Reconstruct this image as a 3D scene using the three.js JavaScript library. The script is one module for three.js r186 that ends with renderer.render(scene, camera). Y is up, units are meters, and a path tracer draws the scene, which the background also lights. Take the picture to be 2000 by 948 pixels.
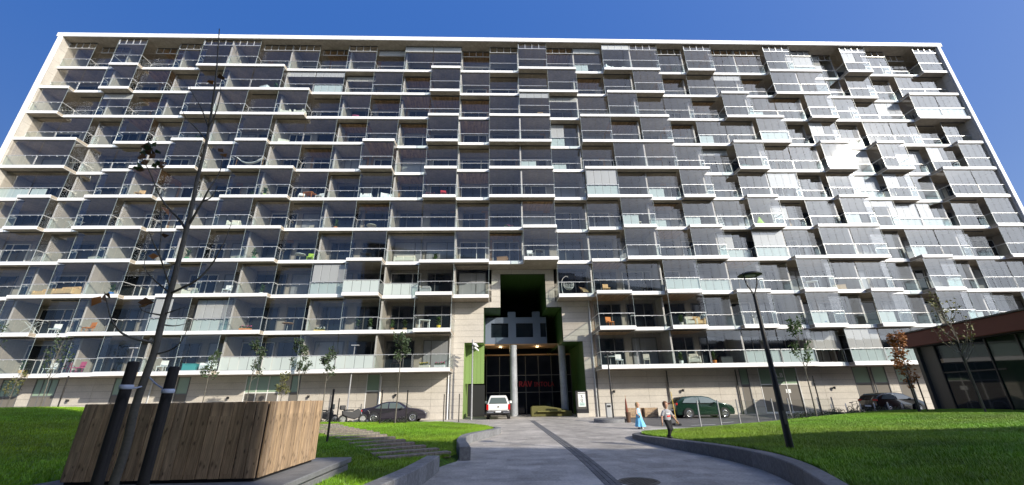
import * as THREE from 'three';
import { mergeGeometries, mergeVertices, toCreasedNormals } from 'three/addons/utils/BufferGeometryUtils.js';
import { RoundedBoxGeometry } from 'three/addons/geometries/RoundedBoxGeometry.js';
import { TextGeometry } from 'three/addons/geometries/TextGeometry.js';
import { FontLoader } from 'three/addons/loaders/FontLoader.js';
import { MarchingCubes } from 'three/addons/objects/MarchingCubes.js';

// ---------------------------------------------------------------- camera, sky, sun, exposure
const scene = new THREE.Scene();
const camera = new THREE.PerspectiveCamera(2 * Math.atan(474 / 790) * 180 / Math.PI, 1024 / 485, 0.1, 2000);
{
  const pitch = 0.36547, roll = 0.01708, yaw = 0.03525;
  const R = new THREE.Vector3(Math.cos(yaw), 0, Math.sin(yaw)), F = new THREE.Vector3(Math.sin(yaw), 0, -Math.cos(yaw)), Y = new THREE.Vector3(0, 1, 0);
  const f = F.clone().multiplyScalar(Math.cos(pitch)).addScaledVector(Y, Math.sin(pitch));
  const u = Y.clone().multiplyScalar(Math.cos(pitch)).addScaledVector(F, -Math.sin(pitch));
  const r2 = R.clone().multiplyScalar(Math.cos(roll)).addScaledVector(u, -Math.sin(roll));
  const u2 = R.clone().multiplyScalar(Math.sin(roll)).addScaledVector(u, Math.cos(roll));
  camera.position.set(0.868, 1.6, 33.384);
  camera.quaternion.setFromRotationMatrix(new THREE.Matrix4().makeBasis(r2, u2, f.clone().negate()));
}
const SUN = new THREE.Vector3(0.6555, 0.4107, 0.6338).normalize();
{ // clear late-summer sky: blue overhead, paler towards the horizon and round the sun
  const W = 1024, H = 512, d = new Float32Array(W * H * 4), ss = (a, b, x) => { const t = Math.min(1, Math.max(0, (x - a) / (b - a))); return t * t * (3 - 2 * t); };
  const zen = [0.014, 0.122, 0.475], hor = [0.24, 0.38, 0.6], mie = [0.97, 1.0, 1.02];
  for (let j = 0; j < H; j++) for (let i = 0; i < W; i++) {
    const el = ((j + 0.5) / H - 0.5) * Math.PI, az = ((i + 0.5) / W - 0.5) * 2 * Math.PI, x = Math.cos(az) * Math.cos(el), y = Math.sin(el), z = Math.sin(az) * Math.cos(el);
    const mu = x * SUN.x + y * SUN.y + z * SUN.z, k = Math.pow(1 - Math.max(0, y), 3.2), g = 0.75, hg = (1 - g * g) / Math.pow(1 + g * g - 2 * g * mu, 1.5), ray = 0.86 + 0.22 * (mu * 0.5 + 0.5) ** 2;
    for (let c = 0; c < 3; c++) d[(j * W + i) * 4 + c] = (zen[c] + (hor[c] - zen[c]) * k) * ray + 0.3 * mie[c] * hg * (0.6 + 0.4 * k);
    d[(j * W + i) * 4 + 3] = 1;
  }
  const t = new THREE.DataTexture(d, W, H, THREE.RGBAFormat, THREE.FloatType); t.mapping = THREE.EquirectangularReflectionMapping; t.magFilter = t.minFilter = THREE.LinearFilter; t.needsUpdate = true;
  scene.background = t; scene.environment = t;
}
const sun = new THREE.DirectionalLight(new THREE.Color(1, 0.93, 0.8), 4.9);
sun.position.copy(SUN).multiplyScalar(150); sun.target.position.set(0, 0, 0);
sun.castShadow = true; sun.shadow.mapSize.set(4096, 4096);
Object.assign(sun.shadow.camera, { left: -90, right: 90, top: 90, bottom: -90, near: 1, far: 400 });
scene.add(sun, sun.target);
const renderer = new THREE.WebGLRenderer({ antialias: true });
renderer.toneMapping = THREE.LinearToneMapping;
renderer.toneMappingExposure = 1.17;
renderer.shadowMap.enabled = true;

// ---------------------------------------------------------------- helpers
const rng = (s) => () => { s |= 0; s = s + 0x6D2B79F5 | 0; let t = Math.imul(s ^ s >>> 15, 1 | s); t = t + Math.imul(t ^ t >>> 7, 61 | t) ^ t; return ((t ^ t >>> 14) >>> 0) / 4294967296; };
const V = (x, y, z) => new THREE.Vector3(x, y, z), lerp = THREE.MathUtils.lerp, clamp = THREE.MathUtils.clamp;
const smooth = (a, b, x) => { const t = clamp((x - a) / (b - a), 0, 1); return t * t * (3 - 2 * t); };
const taken = new Map();
const numbered = (n) => { const k = taken.get(n) ?? 0; taken.set(n, k + 1); return k ? n + '_' + String(k).padStart(3, '0') : n; };
const lin = (r, g, b) => new THREE.Color().setRGB(r, g, b);
const mat = (r, g, b, rough = 0.8, o = {}) => new THREE.MeshStandardMaterial({ color: lin(r, g, b), roughness: rough, ...o });
const phys = (r, g, b, rough, o = {}) => new THREE.MeshPhysicalMaterial({ color: lin(r, g, b), roughness: rough, ...o });
function add(name, geo, m, parent, top = false) {
  const o = new THREE.Mesh(geo, m); o.name = top ? numbered(name) : name; o.castShadow = o.receiveShadow = true; (parent ?? scene).add(o); return o;
}
const tag = (o, label, category, group) => { o.userData.label = label; o.userData.category = category; if (group) o.userData.group = group; return o; };
function thing(name, label, category, [x, y, z] = [0, 0, 0], turn = 0, group) {
  const o = new THREE.Group(); o.name = numbered(name); o.position.set(x, y, z); o.rotation.y = turn; scene.add(o); return tag(o, label, category, group);
}
const structure = (name, geo, m) => { const o = add(name, geo, m, scene, true); o.userData.kind = 'structure'; return o; };
const box = (w, h, d, x = 0, y = 0, z = 0, ry = 0) => { const g = new THREE.BoxGeometry(w, h, d); if (ry) g.rotateY(ry); return g.translate(x, y, z); };
const span = (x0, x1, y0, y1, z0, z1) => box(x1 - x0, y1 - y0, z1 - z0, (x0 + x1) / 2, (y0 + y1) / 2, (z0 + z1) / 2);
const rbox = (w, h, d, r = 0.02, x = 0, y = 0, z = 0) => new RoundedBoxGeometry(w, h, d, 2, Math.min(r, w / 2.01, h / 2.01, d / 2.01)).translate(x, y, z);
const cyl = (r0, r1, h, x = 0, y = 0, z = 0, n = 12) => new THREE.CylinderGeometry(r1, r0, h, n).translate(x, y + h / 2, z);
const flat = (gs) => gs.map((g) => { const q = g.index ? g.toNonIndexed() : g; for (const k of Object.keys(q.attributes)) if (!['position', 'normal', 'uv'].includes(k)) q.deleteAttribute(k); if (!q.attributes.uv) q.setAttribute('uv', new THREE.BufferAttribute(new Float32Array(q.attributes.position.count * 2), 2)); return q; });
const merge = (gs) => gs.length === 1 ? gs[0] : mergeGeometries(flat(gs));
function bar(a, b, r0, r1 = r0, n = 7) {                       // tapered round bar from a to b
  const d = b.clone().sub(a), g = new THREE.CylinderGeometry(r1, r0, d.length(), n).translate(0, d.length() / 2, 0);
  g.applyQuaternion(new THREE.Quaternion().setFromUnitVectors(V(0, 1, 0), d.normalize())); return g.translate(a.x, a.y, a.z);
}
function limb(pts, r0, r1, n = 8, seg = 4) {                    // tapered tube through points
  const c = new THREE.CatmullRomCurve3(pts), k = Math.max(2, (pts.length - 1) * seg), g = new THREE.TubeGeometry(c, k, 1, n, false), p = g.attributes.position, q = g.attributes.normal;
  for (let i = 0; i <= k; i++) { const o = c.getPointAt(i / k), r = lerp(r0, r1, i / k); for (let j = 0; j <= n; j++) { const m = i * (n + 1) + j; p.setXYZ(m, o.x + q.getX(m) * r, o.y + q.getY(m) * r, o.z + q.getZ(m) * r); } }
  return g;
}
function uvMetres(g, s = 1) {                                   // uv in metres by the way each face points
  const q = g.index ? g.toNonIndexed() : g, p = q.attributes.position, n = q.attributes.normal, uv = new Float32Array(p.count * 2);
  for (let i = 0; i < p.count; i++) {
    const ax = Math.abs(n.getX(i)), ay = Math.abs(n.getY(i)), az = Math.abs(n.getZ(i));
    const [u, v] = ay > ax && ay > az ? [p.getX(i), p.getZ(i)] : ax > az ? [p.getZ(i), p.getY(i)] : [p.getX(i), p.getY(i)];
    uv[2 * i] = u * s; uv[2 * i + 1] = v * s;
  }
  q.setAttribute('uv', new THREE.BufferAttribute(uv, 2)); return q;
}
function shapeOf(pts) { const s = new THREE.Shape(); pts.forEach(([x, y], i) => i ? s.lineTo(x, y) : s.moveTo(x, y)); s.closePath(); return s; }
const extrude = (pts, depth, bevel = 0, o = {}) => new THREE.ExtrudeGeometry(shapeOf(pts), { depth: depth - 2 * bevel, bevelEnabled: bevel > 0, bevelThickness: bevel, bevelSize: bevel, bevelOffset: -bevel, bevelSegments: 2, ...o }).translate(0, 0, -(depth - 2 * bevel) / 2);

// value noise that wraps, for textures
function noiseField(size, cells, seed) {
  const r = rng(seed), g = Float32Array.from({ length: cells * cells }, r), out = new Float32Array(size * size);
  for (let y = 0; y < size; y++) for (let x = 0; x < size; x++) {
    const fx = x / size * cells, fy = y / size * cells, ix = Math.floor(fx), iy = Math.floor(fy), a = fx - ix, b = fy - iy, s = a * a * (3 - 2 * a), t = b * b * (3 - 2 * b);
    const at = (i, j) => g[((j % cells) + cells) % cells * cells + ((i % cells) + cells) % cells];
    out[y * size + x] = lerp(lerp(at(ix, iy), at(ix + 1, iy), s), lerp(at(ix, iy + 1), at(ix + 1, iy + 1), s), t);
  }
  return out;
}
function texture(size, fn, metres, srgb = true) {
  const d = new Uint8Array(size * size * 4);
  for (let y = 0; y < size; y++) for (let x = 0; x < size; x++) { const c = fn(x, y, y * size + x); for (let k = 0; k < 3; k++) d[(y * size + x) * 4 + k] = clamp(Math.round((Array.isArray(c) ? c[k] : c) * 255), 0, 255); d[(y * size + x) * 4 + 3] = 255; }
  const t = new THREE.DataTexture(d, size, size); t.wrapS = t.wrapT = THREE.RepeatWrapping; t.magFilter = t.minFilter = THREE.LinearFilter;
  if (srgb) t.colorSpace = THREE.SRGBColorSpace; t.repeat.set(1 / metres, 1 / metres); t.needsUpdate = true; return t;
}
const N = { a: noiseField(512, 8, 1), b: noiseField(512, 24, 2), c: noiseField(512, 90, 3), d: noiseField(512, 256, 4), e: noiseField(512, 4, 5) };
const T = {
  concrete: texture(512, (x, y, i) => 0.86 + 0.1 * (N.a[i] - 0.5) + 0.1 * (N.b[i] - 0.5) + 0.1 * (N.d[i] - 0.5), 4),
  panel: texture(512, (x, y, i) => 0.92 + 0.07 * (N.a[i] - 0.5) + 0.05 * (N.c[i] - 0.5) + 0.05 * (N.d[i] - 0.5), 6),
  granite: texture(512, (x, y, i) => 0.82 + 0.16 * (N.b[i] - 0.5) + 0.3 * (N.d[i] - 0.5), 1.2),
  lawn: texture(512, (x, y, i) => { const k = 0.75 + 0.35 * (N.a[i] - 0.5) + 0.3 * (N.c[i] - 0.5) + 0.35 * (N.d[i] - 0.5), w = N.b[i]; return [k * (0.86 + 0.2 * w), k, k * 0.8]; }, 5),
  asphalt: texture(512, (x, y, i) => 0.8 + 0.12 * (N.a[i] - 0.5) + 0.35 * (N.d[i] - 0.5), 2.5),
};
const paveRow = Array.from({ length: 16 * 8 }, rng(11));
T.paving = texture(512, (x, y, i) => { const row = y >> 5, cell = ((x + (row % 3) * 43) >> 6) & 7; return 0.84 + 0.14 * (paveRow[row * 8 + cell] - 0.5) + 0.16 * (N.a[i] - 0.5) + 0.12 * (N.b[i] - 0.5) + 0.16 * (N.d[i] - 0.5); }, 6.4);
{ // wood grain: long along v, knots
  const kn = rng(21), knots = Array.from({ length: 26 }, () => [kn() * 512, kn() * 512, 4 + kn() * 7]);
  T.wood = texture(512, (x, y, i) => {
    let w = 0, kd = 0; for (const [kx, ky, kr] of knots) { const dx = x - kx, dy = (y - ky) * 0.45, q = Math.exp(-(dx * dx + dy * dy) / (kr * kr * 3)); w += q * Math.sign(dx || 1) * 9; kd += Math.exp(-(dx * dx + dy * dy) / (kr * kr * 0.5)); }
    const xx = ((Math.round(x + w + 14 * N.e[i]) % 512) + 512) % 512, g = N.c[(y >> 5) * 512 + xx], f = N.d[(y >> 4) * 512 + xx], e = N.b[(y >> 4) * 512 + xx];
    const k = 0.84 + 0.2 * (g - 0.5) + 0.12 * (f - 0.5) + 0.14 * (e - 0.5) + 0.1 * (N.a[i] - 0.5) - 0.34 * Math.min(1, kd);
    return [k, k * 0.97, k * 0.93];
  }, 1.3);
}
const bumpOf = (t) => { const b = t.clone(); b.colorSpace = THREE.NoColorSpace; b.needsUpdate = true; return b; };
const grainBump = bumpOf(T.granite);

const MAT = {
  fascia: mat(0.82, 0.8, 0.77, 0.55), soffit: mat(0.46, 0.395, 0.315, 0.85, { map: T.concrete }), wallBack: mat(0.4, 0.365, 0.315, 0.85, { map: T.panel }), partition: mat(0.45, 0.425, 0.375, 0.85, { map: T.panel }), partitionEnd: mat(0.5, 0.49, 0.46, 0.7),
  alu: mat(0.62, 0.62, 0.61, 0.35, { metalness: 0.5 }), aluDark: mat(0.1, 0.095, 0.085, 0.5, { metalness: 0.3 }),
  glassEdge: mat(0.3, 0.36, 0.36, 0.3), glass: phys(0.85, 0.84, 0.825, 0.03, { transmission: 1, thickness: 0, ior: 1.72 }), glassLow: phys(0.82, 0.89, 0.88, 0.035, { transmission: 1, thickness: 0, ior: 1.65 }), glassClear: phys(0.95, 0.97, 0.96, 0.0, { transmission: 1, thickness: 0, ior: 1.5 }),
  blind: phys(0.62, 0.64, 0.63, 0.9, { transmission: 0.25, thickness: 0 }), blindTan: mat(0.62, 0.44, 0.25, 0.9), frosted: phys(0.68, 0.75, 0.71, 0.6, { transmission: 0.35, thickness: 0 }),
  window: phys(0.012, 0.018, 0.024, 0.04, { ior: 1.45 }), windowCurtain: phys(0.3, 0.31, 0.32, 0.08, { ior: 1.5 }), frame: mat(0.14, 0.14, 0.14, 0.5), frameWhite: mat(0.72, 0.71, 0.68, 0.5),
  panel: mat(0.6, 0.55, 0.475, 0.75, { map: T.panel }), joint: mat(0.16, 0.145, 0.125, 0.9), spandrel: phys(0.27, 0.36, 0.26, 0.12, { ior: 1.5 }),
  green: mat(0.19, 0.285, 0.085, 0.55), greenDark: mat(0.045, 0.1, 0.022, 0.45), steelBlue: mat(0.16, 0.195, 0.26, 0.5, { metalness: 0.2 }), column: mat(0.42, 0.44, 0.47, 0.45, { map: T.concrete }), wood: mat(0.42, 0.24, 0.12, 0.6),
  lobby: phys(0.006, 0.008, 0.014, 0.05, { ior: 1.38 }), dark: mat(0.012, 0.012, 0.014, 0.6), black: mat(0.02, 0.02, 0.022, 0.45), white: mat(0.8, 0.8, 0.78, 0.5), rust: mat(0.16, 0.042, 0.028, 0.6), grey: mat(0.3, 0.3, 0.3, 0.6), tyre: mat(0.02, 0.02, 0.02, 0.85), chrome: mat(0.75, 0.75, 0.75, 0.2, { metalness: 0.9 }), red: phys(0.5, 0.01, 0.01, 0.2), carGlass: phys(0.1, 0.125, 0.12, 0.03, { ior: 1.6 }),  // car glass lightened in colour to stand in for see-through and reflection
};
const unitBox = new THREE.BoxGeometry(1, 1, 1), unitPane = new THREE.PlaneGeometry(1, 1);
const put = (name, geo, m, parent, x, y, z, sx, sy, sz, ry = 0, rx = 0) => { const o = add(name, geo, m, parent); o.position.set(x, y, z); o.scale.set(sx, sy, sz); o.rotation.set(rx, ry, 0); return o; };

// ---------------------------------------------------------------- ground
structure('ground', uvMetres(new THREE.PlaneGeometry(1600, 1600).rotateX(-Math.PI / 2).translate(0, -0.06, 0)), mat(0.14, 0.14, 0.145, 0.9, { map: T.asphalt }));
structure('paving', uvMetres(span(-60, 60, -0.05, 0, -12, 48)), mat(0.58, 0.535, 0.48, 0.7, { map: T.paving, bumpMap: grainBump, bumpScale: 0.002 }));
structure('lane', uvMetres(new THREE.ShapeGeometry(shapeOf([[9.2, -0.9], [9.2, -9.5], [11.5, -11.5], [20, -8.2], [60, -9], [60, 1], [12.5, 1]])).rotateX(-Math.PI / 2).translate(0, 0.004, 0)), mat(0.2, 0.19, 0.18, 0.85, { map: T.asphalt }));
{ // painted bay markings on the lane
  for (const [x, z, l, a] of [[12.1, 9.3, 1.6, 0.25], [14.4, 7.6, 1.1, 0.5]]) { const o = structure('road_marking', new THREE.PlaneGeometry(l, 0.14).rotateX(-Math.PI / 2).rotateY(a).translate(x, 0.009, z), MAT.white); o.userData.label = 'white painted line on the lane'; }
}
const sampled = (table) => (z) => { for (let i = 1; i < table.length; i++) if (z <= table[i][0]) return lerp(table[i - 1][1], table[i][1], smooth(0, 1, (z - table[i - 1][0]) / (table[i][0] - table[i - 1][0])) * 0.4 + 0.6 * (z - table[i - 1][0]) / (table[i][0] - table[i - 1][0])); return table[table.length - 1][1]; };
const leftEdge = sampled([[4, -3.2], [6, -1.7], [8, -0.3], [9.5, 0.45], [11, 0.78], [12.4, 0.72], [15, 0], [16.3, -0.38], [18.5, -0.36], [20.9, -0.12], [21.9, -0.5], [22.7, -0.72], [24.1, -0.8], [27, -1.3], [30, -1.9], [34, -2.8]]);
const rightEdge = sampled([[5, 29], [6, 26.5], [8, 20.2], [10, 15.8], [12.2, 11.9], [13.6, 9.4], [14.6, 7.3], [15.2, 6.5], [16, 6.25], [17.2, 6.24], [19.3, 6.45], [21.2, 6.8], [22.4, 6.88], [23.5, 6.82], [25, 6.45], [27, 5.6], [30, 4.2], [34, 2.6]]);
const lawnL = (x, z) => 0.16 + 0.06 * smooth(20, 26, z) + 1.15 * smooth(-6, -22, x) * smooth(3.5, 11, z) + 0.16 * smooth(1, 5, leftEdge(z) - x) * smooth(4, 8, z);
const lawnR = (x, z) => lerp(0.12, 0.34, clamp((z - 14) / 10, 0, 1)) + 0.14 * smooth(0.4, 5, x - rightEdge(z)) * smooth(5, 9, z) + 0.02 + 0.22 * smooth(13, 25, x) * smooth(4, 9, z);
function lawnSheet(zs, xa, xb, h, nx) {
  const P = [], I = [], nz = zs.length;
  for (let j = 0; j < nz; j++) for (let i = 0; i <= nx; i++) { const e = Math.min(i, nx - i, j, nz - 1 - j), x = lerp(xa(zs[j]), xb(zs[j]), i / nx); P.push(x, e === 0 ? -0.02 : h(x, zs[j]), zs[j]); }
  for (let j = 0; j < nz - 1; j++) for (let i = 0; i < nx; i++) { const a = j * (nx + 1) + i, b = a + nx + 1; I.push(a, b, a + 1, b, b + 1, a + 1); }
  const g = new THREE.BufferGeometry(); g.setAttribute('position', new THREE.Float32BufferAttribute(P, 3)); g.setIndex(I); g.computeVertexNormals(); return g;
}
const zl = [4, 4.02]; for (let z = 4.5; z < 34; z += 0.5) zl.push(z);
const zr = [5, 5.02]; for (let z = 5.5; z < 34; z += 0.5) zr.push(z);
const lawnMat = mat(0.13, 0.235, 0.01, 0.95, { map: T.lawn });
const uvXZ = (g) => { const p = g.attributes.position, uv = new Float32Array(p.count * 2); for (let i = 0; i < p.count; i++) { uv[2 * i] = p.getX(i); uv[2 * i + 1] = p.getZ(i); } g.setAttribute('uv', new THREE.BufferAttribute(uv, 2)); return g; };
structure('lawn', uvXZ(lawnSheet(zl, () => -46, (z) => leftEdge(z) - 0.1, lawnL, 110)), lawnMat);
structure('lawn', uvXZ(lawnSheet(zr, (z) => rightEdge(z) + 0.12, (z) => Math.max(rightEdge(z) + 0.3, 29.6 - 0.218 * (z - 4.9)), lawnR, 70)), lawnMat);

// granite kerbs: separate stones along a line
const kerbMats = [0.3, 0.34, 0.27].map((k) => mat(k, k * 1.01, k * 1.04, 0.7, { map: T.granite, bumpMap: grainBump, bumpScale: 0.003 }));
function kerb(label, pts, wide, stone, seed, mats = kerbMats) {
  const t = thing('granite_kerb', label, 'kerb'), r = rng(seed), c = new THREE.CatmullRomCurve3(pts.map(([x, z, h]) => V(x, h, z))), L = c.getLength(), n = Math.round(L / stone);
  for (let i = 0; i < n; i++) {
    const at = (u) => { const p = c.getPointAt(u), d = c.getTangentAt(u); d.y = 0; d.normalize(); return [p, V(-d.z, 0, d.x)]; }, gap = 0.004 / L, cut = 4, top = [], b = 0.018;
    const P = [], I = [], rings = [];
    for (let k = 0; k <= cut; k++) { const [p, q] = at(clamp(lerp(i / n + gap, (i + 1) / n - gap, k / cut), 0, 1)); const ring = [[-wide / 2, -0.05], [-wide / 2, p.y - b], [-wide / 2 + b, p.y], [wide / 2 - b, p.y], [wide / 2, p.y - b], [wide / 2, -0.05]].map(([o, y]) => V(p.x + q.x * o, y, p.z + q.z * o)); rings.push(ring); }
    rings.forEach((ring) => ring.forEach((p) => P.push(p.x, p.y, p.z)));
    for (let k = 0; k < cut; k++) for (let j = 0; j < 6; j++) { const a = k * 6 + j, d = k * 6 + (j + 1) % 6, e = a + 6, f = d + 6; I.push(a, d, e, d, f, e); }
    for (let j = 1; j < 5; j++) { I.push(0, j + 1, j); const o = cut * 6; I.push(o, o + j, o + j + 1); }
    let g = new THREE.BufferGeometry(); g.setAttribute('position', new THREE.Float32BufferAttribute(P, 3)); g.setIndex(I); g = g.toNonIndexed(); g.computeVertexNormals();
    add('kerb_stone', uvMetres(toCreasedNormals(g, 0.6)), mats[Math.floor(r() * 3)], t);
  }
  return t;
}
const rk = []; for (const [z, h] of [[15.0, 0.14], [15.4, 0.15], [16, 0.17], [17.2, 0.2], [18.3, 0.24], [19.3, 0.27], [20.3, 0.29], [21.2, 0.31], [22.4, 0.33], [23.5, 0.35], [25, 0.37], [27, 0.39], [29, 0.4], [32, 0.4]]) rk.push([rightEdge(z), z, h]);
rk.unshift([7.1, 14.55, 0.13]);
kerb('long curved dark granite kerb along the right lawn, the boy stands on it', rk, 0.3, 0.98, 31, [0.2, 0.23, 0.18].map((k) => mat(k, k * 1.01, k * 1.05, 0.7, { map: T.granite, bumpMap: grainBump, bumpScale: 0.003 })));
kerb('pale granite kerb stones curving round the far end of the left lawn', [[0.2, 9.3, 0.14], [0.62, 10.4, 0.18], [0.8, 11.6, 0.22], [0.72, 12.6, 0.25], [0.35, 14, 0.28], [-0.1, 15.3, 0.3], [-0.38, 16.4, 0.31], [-0.44, 17.6, 0.32], [-0.36, 18.9, 0.33], [-0.2, 20, 0.34], [-0.08, 20.9, 0.34]], 0.3, 0.5, 32);
kerb('pale granite kerb stones at the bottom edge of the picture, beside the sleeper path', [[-0.72, 22.5, 0.33], [-0.78, 23.4, 0.34], [-0.86, 24.4, 0.35], [-1.0, 25.4, 0.36], [-1.3, 27, 0.36], [-1.9, 30, 0.36]], 0.32, 0.62, 33);

// sleepers laid as a stepping path through the left lawn
{
  const t = new THREE.Group(); t.name = 'sleeper_path'; t.userData.kind = 'structure'; scene.add(t); const r = rng(41);
  for (let i = 0; i < 15; i++) {
    const u = i / 14, x = lerp(-1.35, -8.3, Math.pow(u, 1.05)), z = lerp(21.4, 10.6, u), h = lawnL(x, z);
    add('sleeper', uvMetres(rbox(1.8 + r() * 0.1, 0.14, 0.3, 0.015, 0, 0, 0)), mat(0.27 + r() * 0.05, 0.265, 0.24, 0.85, { map: T.wood }), t).position.set(x + (r() - 0.5) * 0.06, h + 0.015, z);
    t.children[i].rotation.y = 0.5 + (r() - 0.5) * 0.03;
  }
}
// drainage strip of setts across the paving
{
  const t = new THREE.Group(); t.name = 'drainage_strip'; t.userData.kind = 'structure'; scene.add(t); const g = rbox(0.105, 0.03, 0.235, 0.008), m = [0.2, 0.24, 0.17].map((k) => mat(k, k, k * 1.04, 0.7, { map: T.granite })), r = rng(51);
  const far = [];
  for (let z = 2; z < 27.4; z += 0.245) for (let k = -1; k <= 1; k++) { const x = 3.22 - 0.004 * Math.max(0, z - 18) * (z - 18) + k * 0.115; if (z > 16) { const o = add('sett', g, m[Math.floor(r() * 3)], t); o.position.set(x, -0.006 + r() * 0.004, z); } else far.push(g.clone().translate(x, -0.006 + r() * 0.004, z)); }
  add('far_setts', merge(far), m[1], t).userData.kind = 'stuff';
}
{ const t = thing('manhole_cover', 'round cast iron manhole cover set in the paving at the bottom edge', 'manhole', [3.62, 0.004, 24.3]); add('rim', new THREE.TorusGeometry(0.38, 0.03, 6, 40).rotateX(Math.PI / 2).scale(1, 0.35, 1), MAT.aluDark, t); const g = [cyl(0.36, 0.36, 0.006, 0, 0, 0, 36)]; for (let i = -4; i <= 4; i++) for (let j = -4; j <= 4; j++) if (i * i + j * j < 18) g.push(box(0.05, 0.012, 0.05, i * 0.075, 0.008, j * 0.075)); add('lid', merge(g), MAT.aluDark, t); }

// ---------------------------------------------------------------- the apartment building
const BW = 3.0156, XK = (k) => k * BW * (1 - 0.00012 * k * k), SY = (s) => 3.7168 + (s - 1) * 3, LZ = [-0.59, 0, 0.59], WALL = -2.3, TH = 0.14, C0 = -15, C1 = 16;
// how far each bay of each storey comes forward (0 least, 2 most, . none), storeys 1 to 11, bays -15 to 16
const ROWS = [
  '11101' + '2121' + '01111' + '....' + '11111' + '10111' + '1111',
  '11212' + '1212' + '10102' + '....' + '20202' + '12020' + '2101',
  '00122' + '0121' + '01201' + '0..0' + '11211' + '02110' + '2011',
  '11012' + '1212' + '10100' + '1020' + '02120' + '11220' + '1102',
  '12121' + '0121' + '01011' + '0110' + '12011' + '20121' + '0012',
  '11012' + '1012' + '10102' + '1221' + '21120' + '11010' + '1022',
  '22001' + '2121' + '01201' + '0110' + '12210' + '21120' + '2012',
  '11010' + '1121' + '10102' + '1220' + '21201' + '12010' + '1101',
  '20101' + '2212' + '01011' + '0121' + '12110' + '21121' + '0022',
  '11210' + '1221' + '10102' + '1012' + '01201' + '10220' + '1011',
  '10201' + '2211' + '01011' + '0121' + '12212' + '11210' + '2102',
];
const bay = (r, c) => { if (r < 1 || r > 11 || c < C0 || c > C1) return -1; const v = ROWS[r - 1][c - C0]; return v === '.' ? -1 : +v; };
const slabLevel = (s, c) => Math.max(bay(s, c), bay(s - 1, c));
const house = thing('apartment_building', 'long pale apartment block with stepped glazed balconies and white slab edges', 'building', [0, 0, 0]);
const X0 = XK(C0), X1 = XK(C1 + 1), ROOF = 37.12;

// slabs: a stepped plate per storey and white edge pieces in front of it
for (let s = 1; s <= 11; s++) {
  let runs = [], c = C0;
  while (c <= C1) { const l = slabLevel(s, c); let e = c; while (e + 1 <= C1 && slabLevel(s, e + 1) === l) e++; runs.push([c, e + 1, l]); c = e + 1; }
  const plates = []; let cur = null;
  for (const run of runs) { if (run[2] < 0) { cur = null; continue; } if (!cur) plates.push(cur = []); cur.push(run); }
  for (const pl of plates) {
    const pts = [[XK(pl[0][0]), -WALL]]; for (const [a, b, l] of pl) pts.push([XK(a), -LZ[l] + 0.06], [XK(b), -LZ[l] + 0.06]); pts.push([XK(pl[pl.length - 1][1]), -WALL]);
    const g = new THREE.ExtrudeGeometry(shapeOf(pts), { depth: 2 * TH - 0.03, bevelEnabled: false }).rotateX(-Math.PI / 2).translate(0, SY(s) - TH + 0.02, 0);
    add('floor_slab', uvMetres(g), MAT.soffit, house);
    pl.forEach(([a, b, l], i) => {
      const lo = SY(s) - TH, hi = SY(s) + TH, zf = LZ[l], left = i ? LZ[pl[i - 1][2]] : (a === C0 ? zf : WALL), right = i < pl.length - 1 ? LZ[pl[i + 1][2]] : (b === C1 + 1 ? zf : WALL);
      const g = [rbox(XK(b) - XK(a) - 0.004, hi - lo, 0.07, 0.012, (XK(a) + XK(b)) / 2, (lo + hi) / 2, zf - 0.035)];
      if (left < zf - 0.1) g.push(span(XK(a) + 0.002, XK(a) + 0.06, lo, hi - 0.003, left - (i ? 0.002 : 0), zf - 0.06));
      if (right < zf - 0.1) g.push(span(XK(b) - 0.06, XK(b) - 0.002, lo, hi - 0.003, right, zf - 0.06));
      add('slab_edge', merge(g), MAT.fascia, house);
    });
  }
}
// roof, end walls, back walls
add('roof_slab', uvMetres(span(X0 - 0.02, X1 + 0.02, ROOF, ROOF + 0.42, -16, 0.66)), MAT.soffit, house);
add('roof_edge', rbox(X1 - X0 + 1.2, 0.5, 0.1, 0.02, (X0 + X1) / 2, ROOF + 0.24, 0.72), MAT.fascia, house);
for (const [s, x] of [[-1, X0], [1, X1]]) {
  const xa = s < 0 ? x - 0.42 : x, xb = s < 0 ? x : x + 0.42;
  add('end_wall', uvMetres(span(xa + 0.06, xb - 0.06, 0, ROOF + 0.4, -16, 0.62)), MAT.partition, house);
  add('end_wall_edge', rbox(s < 0 ? 0.5 : 0.36, ROOF + 0.01, 0.1, 0.02, (xa + xb) / 2, ROOF / 2, 0.68), MAT.fascia, house);
  const inner = s < 0 ? xb : xa;                                 // cladding panels on the inner face of the end wall
  for (let y = 4.2, k = 0; y < ROOF - 1; y += 1.5, k++) for (const [z0, z1] of [[-2.25, -0.83], [-0.81, 0.6]]) add('cladding_panel', uvMetres(span(inner - (s < 0 ? 0.055 : 0.03), inner + (s < 0 ? 0.03 : 0.055), y, y + 1.485, z0, z1)), MAT.panel, house);
}
for (let r = 1; r <= 11; r++) {
  const lo = SY(r) + TH, hi = r < 11 ? SY(r + 1) - TH : ROOF, parts = r >= 4 ? [[X0, X1]] : r === 3 ? [[X0, 0.2], [5.9, X1]] : [[X0, -3.05], [9.1, X1]];
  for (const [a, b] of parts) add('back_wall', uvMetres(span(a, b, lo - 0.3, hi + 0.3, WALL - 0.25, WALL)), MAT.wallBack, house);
}
add('core', span(X0, -2.4, 0, ROOF, -16, WALL - 0.26), MAT.joint, house); add('core', span(8.4, X1, 0, ROOF, -16, WALL - 0.26), MAT.joint, house); add('core', span(-2.4, 8.4, 12.4, ROOF, -16, WALL - 0.26), MAT.joint, house);

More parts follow.
